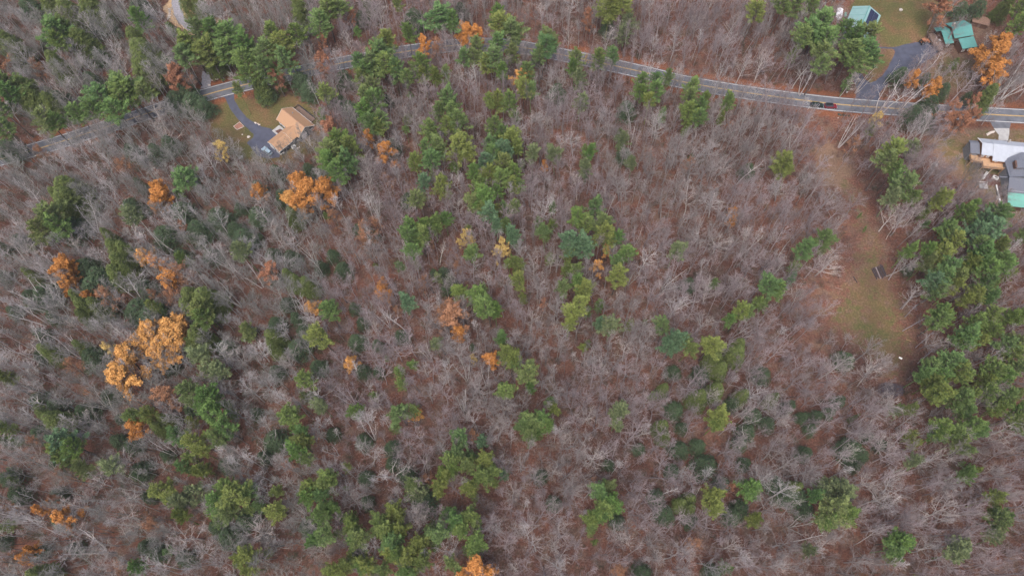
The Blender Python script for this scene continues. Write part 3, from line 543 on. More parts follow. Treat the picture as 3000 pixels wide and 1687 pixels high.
# person by the tan-roofed house: a small figure in dark clothes
x, y = at(923, 336); t = thing('person', 'person in dark clothes standing on the lawn beside the tan-roofed house', 'person', (x, y, 0), R(200))
def skin_body(nm, verts, edges, rad, m, parent):
    me = bpy.data.meshes.new(nm); me.from_pydata(verts, edges, []); me.materials.append(m); o = link(nm, me, parent); k = o.modifiers.new('skin', 'SKIN'); o.modifiers.new('sub', 'SUBSURF').levels = 1
    for i, r_ in enumerate(rad): me.skin_vertices[0].data[i].radius = r_ if isinstance(r_, tuple) else (r_, r_)
    me.skin_vertices[0].data[0].use_root = True; return o
def person(t):
    import bmesh
    M_CL = mat('dark_clothes', (.03, .028, .035), .9); M_SK = mat('skin', (.45, .28, .20), .6)
    vs = [(0, 0, .95), (0, 0, 1.15), (0, 0, 1.40), (0, 0, 1.50), (0, .01, 1.62), (0, 0, 1.74), (.1, 0, .9), (.12, .01, .5), (.12, 0, .08), (.12, .14, .04), (-.1, 0, .9), (-.12, .01, .5), (-.12, 0, .08), (-.12, .14, .04), (.19, 0, 1.42), (.27, -.02, 1.14), (.27, .08, .9), (-.19, 0, 1.42), (-.27, -.02, 1.14), (-.27, .08, .9)]
    ed = [(0, 1), (1, 2), (2, 3), (3, 4), (4, 5), (0, 6), (6, 7), (7, 8), (8, 9), (0, 10), (10, 11), (11, 12), (12, 13), (2, 14), (14, 15), (15, 16), (2, 17), (17, 18), (18, 19)]
    rd = [(.17, .12), (.15, .11), (.17, .11), .06, .09, .08, .1, .065, .045, .04, .1, .065, .045, .04, .06, .045, .035, .06, .045, .035]
    me = bpy.data.meshes.new('body'); me.from_pydata(vs, ed, []); me.materials.append(M_CL); o = link('body', me, t)
    bm = bmesh.new(); bm.from_mesh(me); ly = bm.verts.layers.skin.verify(); bm.verts.ensure_lookup_table()
    for i, r_ in enumerate(rd): bm.verts[i][ly].radius = r_ if isinstance(r_, tuple) else (r_, r_)
    bm.verts[0][ly].use_root = True; bm.to_mesh(me); bm.free()
    o.modifiers.new('skin', 'SKIN'); sb = o.modifiers.new('sub', 'SUBSURF'); sb.levels = 1; sb.render_levels = 2
    MB().rock((0, 0, 1.76), .12, random.Random(1), .9).build('hat', mat('pale_hat', (.6, .55, .5), .8), t)
    for s_ in (-1, 1):
        mb = MB(); mb.box((s_*.27, .1, .86), (.035, .08, .09))
        for f in range(4): mb.cyl((s_*.27, .07+f*.022, .82), (s_*.27, .085+f*.022, .745+.01*abs(f-1.5)), .011, .008, 5)
        mb.cyl((s_*.26, .13, .86), (s_*.25, .17, .81), .012, .009, 5); mb.build('hand', M_SK, t)
person(t)
# mailbox by the driveway mouth, utility poles and wire along the road
x, y = at(2478, 276); single('mailbox', 'white mailbox on a post where the green house driveway meets the road', 'mailbox', x, y, 0, R(-10), [('post', MB().box((0, 0, .5), (.12, .12, 1.0)), M_CEDAR), ('box', MB().box((0, 0, 1.12), (.55, .3, .26)).cyl((-.275, 0, 1.25), (.275, 0, 1.25), .15, n=10), M_WHITE), ('flag', MB().box((.1, .18, 1.3), (.04, .02, .25)), MATS['red_lens'])])
x, y = at(2366, 323); single('signpost', 'short pale post beside the road left of the parked cars', 'post', x, y, 0, 0, [('post', MB().cyl((0, 0, 0), (0, 0, 1.9), .07, n=8), M_WHITE), ('cap', MB().cyl((0, 0, 1.9), (0, 0, 1.98), .09, n=8), M_WHITE)])
for i, (px, py, lab) in enumerate([(1276, 112, 'utility pole above the road beside the orange oak'), (2092, 246, 'utility pole beside the road above the left pines'), (2895, 312, 'utility pole above the road at the right edge of the photo')]):
    x, y = at(px, py); single('utility_pole', lab, 'utility pole', x, y, 0, R(-8), [('pole', MB().cyl((0, 0, 0), (0, 0, 10.5), .16, .11, 8), M_LOGP), ('crossarm', MB().box((0, 0, 9.8), (.12, 2.2, .12)), M_LOGP), ('insulator', MB().cyl((0, -.9, 9.86), (0, -.9, 10.1), .05, n=6).cyl((0, .9, 9.86), (0, .9, 10.1), .05, n=6), M_ALU)], 'utility poles along the road')
# dead snags leaning at the right edge of the clearing
for i, (bx_, by_, tx, ty, lab) in enumerate([(2637, 905, 2672, 868, 'upper grey leaning dead trunk at the right edge of the clearing'), (2651, 929, 2684, 893, 'second grey leaning dead trunk down the right edge of the clearing'), (2644, 969, 2722, 925, 'longest pale dead trunk leaning over the right edge of the clearing'), (2682, 1018, 2738, 968, 'dead trunk with stubs low on the right edge of the clearing'), (2603, 820, 2650, 745, 'thin dead trunk right of the dark log stack'), (2688, 1064, 2750, 1010, 'lowest thin dead trunk at the right edge of the clearing')]):
    a = Vector((*at(bx_, by_, 0), 0)); b = Vector((*at(tx, ty, 10.5), 10.5)) ; d = b-a
    t = thing('dead_tree', lab, 'dead tree', a, 0, 'dead trunks at the edge of the clearing'); mb = MB().cyl((0, 0, 0), d, .13, .05, 7)
    for k in range(16):
        f = rng.uniform(.3, 1); p = d*f; an = rng.uniform(0, 6.28); mb.cyl(p, p+Vector((math.cos(an), math.sin(an), rng.uniform(0, .5)))*rng.uniform(.5, 1.8), .04, .012, 4)
    mb.build('trunk', mat('weathered_grey_wood', (.27, .25, .27), .85, var=.15), t)
# ---------------------------------------------------------------- tree shapes
def tubes(segs, n=3):
    """segs: rows p0(3) p1(3) r0 r1 -> open tapered prisms"""
    A = np.asarray(segs, dtype=np.float64); p0 = A[:, :3]; p1 = A[:, 3:6]; r0 = A[:, 6:7]; r1 = A[:, 7:8]
    d = p1-p0; d /= np.linalg.norm(d, axis=1, keepdims=True)+1e-9
    up = np.where(np.abs(d[:, 2:3]) > .9, [[1., 0, 0]], [[0, 0, 1.]])
    u = np.cross(d, up); u /= np.linalg.norm(u, axis=1, keepdims=True); v = np.cross(d, u); rings = []
    for p, r in ((p0, r0), (p1, r1)):
        for i in range(n): a = 2*math.pi*i/n; rings.append(p+(u*math.cos(a)+v*math.sin(a))*r)
    V = np.stack(rings, 1).reshape(-1, 3); k = np.arange(len(A))[:, None]*2*n
    F = np.concatenate([np.concatenate([k+i, k+(i+1) % n, k+n+(i+1) % n, k+n+i], 1) for i in range(n)], 0)
    return V, F
def rot_about(v, axis, a):
    axis = axis/np.linalg.norm(axis); return v*math.cos(a)+np.cross(axis, v)*math.sin(a)+axis*(axis @ v)*(1-math.cos(a))
def grow(seed, Ht, first, limbs, spread, ang, sub, twigs, pole=False, fork=False, crook=.12, lr=.19):
    """bare tree: returns trunk segments, branch segments"""
    rg = np.random.default_rng(seed); T = []; B = []
    def path(p, d, L, r, n, cr, up):
        pts = [(p, d, r)]; out = []
        for i in range(n):
            d = d+rg.normal(0, cr, 3)+np.array([0, 0, up]); d /= np.linalg.norm(d)
            q = p+d*L/n; r2 = r*(1-.75*(i+1)/n) if i < n-1 else r*.22
            out.append((*p, *q, pts[-1][2], r2)); p = q; pts.append((p, d, r2))
        return pts, out
    def pick(pts, t):
        k = t*(len(pts)-1); i = min(int(k), len(pts)-2); f = k-i
        return pts[i][0]*(1-f)+pts[i+1][0]*f, pts[i+1][1], pts[i][2]*(1-f)+pts[i+1][2]*f
    def side(d, a):
        ax = np.cross(d, rg.normal(0, 1, 3)); return rot_about(d, ax, a)
    stems = [(np.zeros(3), np.array([rg.normal(0, .03), rg.normal(0, .03), 1.]), Ht, lr)]
    if fork:
        k = fork; a0 = rg.uniform(0, 6.28)
        stems = [(np.array([.25*math.cos(a0+i*6.28/k), .25*math.sin(a0+i*6.28/k), 0]), np.array([math.cos(a0+i*6.28/k)*rg.uniform(.1, .26), math.sin(a0+i*6.28/k)*rg.uniform(.1, .26), 1.]), Ht*rg.uniform(.8, 1), lr*.75) for i in range(k)]
    for (p, d, L, r) in stems:
        tp, ts = path(p, d/np.linalg.norm(d), L, r, 9, .03 if pole else .05, .01); T += ts
        nl = max(3, limbs//len(stems))
        for j in range(nl):
            t = first+(1-first)*((j+rg.uniform(0, 1))/nl)**.9; t = min(t, .97)
            q, dd, rr = pick(tp, t)
            rel = (t-first)/(1-first)
            Ll = spread*(1-.55*rel)*rg.uniform(.65, 1.15)
            # golden-angle spacing keeps the crown full all round
            az = j*2.4+rg.uniform(-.5, .5); a = ang*rg.uniform(.75, 1.25)*(1-.3*rel)
            bd = np.array([math.cos(az)*math.sin(a), math.sin(az)*math.sin(a), math.cos(a)])
            lp, ls = path(q, bd, Ll, max(rr*.55, .03), 5, crook, .07)
            (T if rel < .6 and not pole else B).extend(ls)
            for s in range(sub):
                t2 = .25+.75*(s+rg.uniform(0, 1))/sub
                q2, d2, r2 = pick(lp, min(t2, .98)); L2 = Ll*(.5-.2*t2)*rg.uniform(.6, 1.3)
                sp2, ss = path(q2, side(d2, rg.uniform(.35, .75)), L2, max(r2*.6, .018), 3, crook, .08); B += ss
                for k in range(twigs):
                    q3, d3, r3 = pick(sp2, rg.uniform(.2, 1)); L3 = L2*rg.uniform(.3, .65)
                    tp3, s3 = path(q3, side(d3, rg.uniform(.25, .65)), L3, .016, 2, crook, .1); B += s3
                    for kk in range(3):
                        q4, d4, r4 = pick(tp3, rg.uniform(.3, 1)); p4 = q4+side(d4, rg.uniform(.2, .6))*L3*rg.uniform(.4, .9)
                        B.append((*q4, *p4, .014, .008))
    return T, B
def tris(C, D, N, L, W):
    """long thin leaf faces: centres C, directions D, side axis from N"""
    S_ = np.cross(D, N); S_ /= np.linalg.norm(S_, axis=1, keepdims=True)+1e-9
    a = C-D*L*.5; b = C+S_*W*.5; c = C+D*L*.5; d = C-S_*W*.5
    V = np.stack([a, b, c, d], 1).reshape(-1, 3); k = np.arange(len(C))[:, None]*4
    return V, np.concatenate([k, k+1, k+2, k+3], 1)
def unit(v): return v/(np.linalg.norm(v, axis=-1, keepdims=True)+1e-9)
def pine_shape(seed, Ht, Rm, dens=1.0, ragged=.3, base=.4):
    """white pine: whorls of level limbs, each ending in flat upswept plumes of needles"""
    rg = np.random.default_rng(seed); seg = []; Cs = []; Ds = []; Ls = []
    nl = int(Ht*(1-base)/.7); tilt = rg.normal(0, .015, 2)
    sect = rg.uniform(1-ragged, 1+ragged*.6, 7)
    def trunk(z): return np.array([tilt[0]*z+.15*math.sin(z*.3+seed), tilt[1]*z+.12*math.cos(z*.25+seed), z])
    T = []
    for i in range(8): T.append((*trunk(Ht*i/8), *trunk(Ht*(i+1)/8), .24*(1-i/8)+.02, .24*(1-(i+1)/8)+.02))
    for i in range(nl):
        t = (i+.5)/nl; z = Ht*(base+(1-base)*t)
        prof = (math.sin(min(1, t*2.2+.35)*math.pi/2))*(1-t)**.5*1.12
        nb = rg.integers(5, 8) if t < .85 else 5; a0 = rg.uniform(0, 6.28)
        for j in range(nb):
            az = a0+j*6.283/nb+rg.normal(0, .18); Lb = Rm*prof*sect[int(az/6.283*7) % 7]*rg.uniform(.5, 1.32)+.3
            el = -.05+.75*t+rg.normal(0, .1); d = np.array([math.cos(az)*math.cos(el), math.sin(az)*math.cos(el), math.sin(el)])
            p = trunk(z); tip = p+d*Lb+np.array([0, 0, .12*Lb]); T.append((*p, *tip, .05, .012))
            m = int((16+26*Lb)*dens)
            s = rg.uniform(.28, 1.03, m)**.8; wd = .16+.19*Lb*np.sin(np.clip(s, 0, 1)*math.pi*.9)
            sd_ = np.array([-math.sin(az), math.cos(az), 0])
            off = rg.normal(0, .5, m)*wd
            c = p+d*(Lb*s)[:, None]+sd_*off[:, None]+np.array([0, 0, 1.])*((.12*Lb*s*s)+rg.normal(.06, .13, m))[:, None]
            dd = unit(d*1.0+sd_*(off/wd*1.0)[:, None]+rg.normal(0, .4, (m, 3))+np.array([0, 0, .35]))
            Cs.append(c); Ds.append(dd); Ls.append(rg.uniform(.3, .62, m))
    top = trunk(Ht); m = int(40*dens); Cs.append(top+rg.normal(0, .3, (m, 3))); Ds.append(unit(rg.normal(0, .5, (m, 3))+np.array([0, 0, 1.]))); Ls.append(rg.uniform(.3, .6, m))
    C = np.concatenate(Cs); D = np.concatenate(Ds); L = np.concatenate(Ls)[:, None]
    return T, tris(C, D, unit(rg.normal(0, .6, C.shape)+np.array([0, 0, 1.])), L, L*.42)
def hemlock_shape(seed, Ht, Rm, dens=1.0):
    """hemlock: dense layered cone of fine drooping sprays"""
    rg = np.random.default_rng(seed); T = [(0, 0, 0, 0, 0, Ht*.5, .2, .12), (0, 0, Ht*.5, 0, 0, Ht, .12, .02)]; Cs = []; Ds = []; Ls = []
    nl = int(Ht*.85/.5)
    for i in range(nl):
        t = (i+.5)/nl; z = Ht*(.12+.88*t); prof = (1-t)**.52
        for j in range(7):
            az = i*1.1+j*6.283/7+rg.normal(0, .2); Lb = Rm*prof*rg.uniform(.72, 1.15)+.25
            d = np.array([math.cos(az), math.sin(az), .12]); sd_ = np.array([-math.sin(az), math.cos(az), 0]); p = np.array([0, 0, z])
            m = int((8+24*Lb)*dens); s = rg.uniform(.15, 1.02, m)**.6; wd = .18+.3*Lb*np.sin(np.clip(s, 0, 1)*2.7)
            off = rg.normal(0, .55, m)*wd
            c = p+d*(Lb*s)[:, None]+sd_*off[:, None]; c[:, 2] += -.28*Lb*s*s+rg.normal(0, .1, m)
            Cs.append(c); Ds.append(unit(d+sd_*(off/wd)[:, None]+rg.normal(0, .35, (m, 3))+np.array([0, 0, -.25]))); Ls.append(rg.uniform(.22, .42, m))
            if j % 2 == 0: T.append((*p, *(p+d*Lb*.9), .03, .01))
    C = np.concatenate(Cs); D = np.concatenate(Ds); L = np.concatenate(Ls)[:, None]
    return T, tris(C, D, unit(rg.normal(0, .5, C.shape)+np.array([0, 0, 1.])), L, L*.55)
def leaves_on(B, seed, per, size, cover=1.0, clump=0):
    """leaf faces around the outer twigs of a grown tree"""
    rg = np.random.default_rng(seed); B = np.asarray(B); P_ = (B[:, :3]+B[:, 3:6])/2
    r = B[:, 6] < .03; P_ = P_[r]
    if clump:      # foliage gathers in cushions round chosen twig ends
        k = rg.choice(len(P_), clump, replace=False); cc = P_[k]; d = np.min(np.linalg.norm(P_[:, None]-cc[None], axis=2), axis=1); P_ = P_[d < .75]
    P_ = P_[rg.random(len(P_)) < cover]
    C = np.repeat(P_, per, 0)+rg.normal(0, .2, (len(P_)*per, 3)); C[:, 2] += .1
    D = unit(rg.normal(0, 1, C.shape)); L = rg.uniform(.7, 1.3, (len(C), 1))*size
    return tris(C, D, unit(rg.normal(0, .8, C.shape)+np.array([0, 0, 1.])), L, L*.8)

M_BARK = tinted('bark', (.75, .75, .75), (1.15, 1.15, 1.15), 1.2)
M_TWIG = tinted('twigs', (.8, .78, .78), (1.12, 1.1, 1.1), .5)
M_NEEDLE = tinted('needles', (.42, .48, .46), (1.3, 1.27, 1.15), 1.1, detail=5)
M_HEM = tinted('hemlock_needles', (.6, .65, .6), (1.35, 1.3, 1.15), 1.3, detail=4)
M_LEAF = tinted('autumn_leaves', (.68, .6, .55), (1.25, 1.22, 1.2), 1.1, detail=4)
def tm(nm, segs, m, n=3): V, F = tubes(segs, n); return mesh(nm, V, F, m, smooth=(n > 4))
PROTO = {}
def protos():
    for i in range(6):      # broad forest crowns
        T, B = grow(10+i, 14, .42, 15, 5.2, (.62, .75)[i % 2], 6, 4, crook=.07, lr=.14); PROTO.setdefault('round', []).append((tm('trunk', T, M_BARK, 5), tm('branches', B, M_TWIG), None, 3.6))
    for i in range(6):      # tall slender poles
        T, B = grow(40+i, 17, .45, 14, 4.4, .42, 5, 3, pole=True, crook=.05, lr=.12); PROTO.setdefault('pole', []).append((tm('trunk', T, M_BARK, 5), tm('branches', B, M_TWIG), None, 2.3))
    for i in range(4):      # open spreading crowns with heavy limbs
        T, B = grow(70+i, 14.5, .3, 15, 7.0, .85, 6, 4, crook=.11, lr=.22); PROTO.setdefault('spread', []).append((tm('trunk', T, M_BARK, 5), tm('branches', B, M_TWIG), None, 4.9))
    for i in range(5):      # birches, most with several stems
        T, B = grow(90+i, 17, .4, 16, 3.6, .6, 4, 2, fork=(1, 2, 3, 2, 4)[i] if i else False, crook=.15, lr=.2); PROTO.setdefault('birch', []).append((tm('trunk', T, M_BARK, 5), tm('branches', B, M_TWIG), None, 3.0))
    for i in range(8):
        T, (V, F) = pine_shape(120+i, 19, 3.6, 1.0, ragged=.4, base=(.52, .62)[i % 2]); PROTO.setdefault('pine', []).append((tm('trunk', T, M_BARK, 5), mesh('crown', V, F, M_NEEDLE), None, 3.7))
    for i in range(3):
        T, (V, F) = pine_shape(140+i, 12, 2.8, .45, ragged=.3, base=.35); PROTO.setdefault('thinpine', []).append((tm('trunk', T, M_BARK, 5), mesh('crown', V, F, M_NEEDLE), None, 2.8))
    for i in range(5):
        T, (V, F) = hemlock_shape(150+i, 14, 3.6); PROTO.setdefault('hemlock', []).append((tm('trunk', T, M_BARK, 5), mesh('crown', V, F, M_HEM), None, 3.6))
    for i in range(4):
        T, (V, F) = hemlock_shape(160+i, 8, 3.2, .62); PROTO.setdefault('lowhem', []).append((tm('trunk', T, M_BARK, 5), mesh('crown', V, F, M_HEM), None, 3.2))
    for i in range(3):      # oaks in full autumn leaf, half bare, nearly bare
        T, B = grow(180+i, 13, .3, 14, 4.6, .9, 6, 3, crook=.14, lr=.22)
        for nm, a in (('oak', (10, .34, .95, 0)), ('halfoak', (6, .30, .75, 46)), ('thinoak', (3, .24, .45, 0))):
            V, F = leaves_on(B, 200+i, a[0], a[1], a[2], a[3])
            PROTO.setdefault(nm, []).append((tm('trunk', T, M_BARK, 5), tm('branches', B, M_TWIG), mesh('foliage', V, F, M_LEAF), 3.8))
    for i in range(4):      # waist to head high thicket
        T, B = grow(220+i, 2.6, .08, 12, 1.7, .6, 3, 2, fork=4, crook=.2, lr=.03); PROTO.setdefault('shrub', []).append((tm('stems', T, M_BARK, 3), tm('branches', B, M_TWIG), None, 1.2))
protos()

def plant(name, shape, x, y, sxy, sz, tint, bark, label, cat, group, idx=0, rz=0.0, leaf=None, tilt=(0, 0)):
    me = PROTO[shape][idx % len(PROTO[shape])]
    o = thing(name, label, cat, (x, y, 0), rz, group); o.scale = (sxy, sxy, sz); o.rotation_euler = (tilt[0], tilt[1], rz)
    for k, m in enumerate(me[:3]):
        if not m: continue
        c = link(m.name.split('.')[0], m, o)
        if k == 0: c.color = (*bark, 1)
        elif k == 2: c.color = (*leaf, 1)
        else: c.color = (*tint, 1)
    return o
def scatter_stuff(name, pts, sources, label, cat, group):
    """pts rows: x y rz sxy sz idx r g b ; sources: trees already standing, whose shapes are repeated"""
    A = np.asarray(pts, dtype=np.float32); me = bpy.data.meshes.new(name); n = len(A); me.vertices.add(n)
    co = np.zeros((n, 3), np.float32); co[:, :2] = A[:, :2]; me.vertices.foreach_set('co', co.ravel())
    def attr(nm, ty, data, key): a = me.attributes.new(nm, ty, 'POINT'); a.data.foreach_set(key, np.ascontiguousarray(data, dtype=np.float32 if key != 'value' or ty == 'FLOAT' else np.int32).ravel())
    rot = np.zeros((n, 3)); rg = np.random.default_rng(n); rot[:, 2] = A[:, 2]; rot[:, :2] = rg.normal(0, .045, (n, 2))
    attr('rot', 'FLOAT_VECTOR', rot, 'vector'); attr('scl', 'FLOAT_VECTOR', A[:, [3, 3, 4]], 'vector'); attr('idx', 'INT', A[:, 5], 'value')
    attr('color', 'FLOAT_COLOR', np.concatenate([A[:, 6:9], np.ones((n, 1))], 1), 'color')
    me.update(); o = link(name, me); tag(o, label, cat, group, 'stuff')
    g = bpy.data.node_groups.new(name, 'GeometryNodeTree'); N = g.nodes; L = g.links
    g.interface.new_socket('Geometry', in_out='INPUT', socket_type='NodeSocketGeometry'); g.interface.new_socket('Geometry', in_out='OUTPUT', socket_type='NodeSocketGeometry')
    gi = N.new('NodeGroupInput'); go = N.new('NodeGroupOutput'); jall = N.new('GeometryNodeJoinGeometry')
    for s in sources:
        j = N.new('GeometryNodeJoinGeometry')
        for c in s.children:
            oi = N.new('GeometryNodeObjectInfo'); oi.transform_space = 'ORIGINAL'; oi.inputs['Object'].default_value = c; L.new(oi.outputs['Geometry'], j.inputs[0])
        gt = N.new('GeometryNodeGeometryToInstance'); L.new(j.outputs[0], gt.inputs[0]); L.new(gt.outputs[0], jall.inputs[0])
    ip = N.new('GeometryNodeInstanceOnPoints'); L.new(gi.outputs[0], ip.inputs['Points']); L.new(jall.outputs[0], ip.inputs['Instance']); ip.inputs['Pick Instance'].default_value = True
    def na(nm, ty, sock):
        q = N.new('GeometryNodeInputNamedAttribute'); q.data_type = ty; q.inputs['Name'].default_value = nm; L.new([s for s in q.outputs if s.enabled and s.name == 'Attribute'][0], sock)
    na('idx', 'INT', ip.inputs['Instance Index']); na('rot', 'FLOAT_VECTOR', ip.inputs['Rotation']); na('scl', 'FLOAT_VECTOR', ip.inputs['Scale'])
    L.new(ip.outputs[0], go.inputs[0])
    md = o.modifiers.new('scatter', 'NODES'); md.node_group = g
    return o
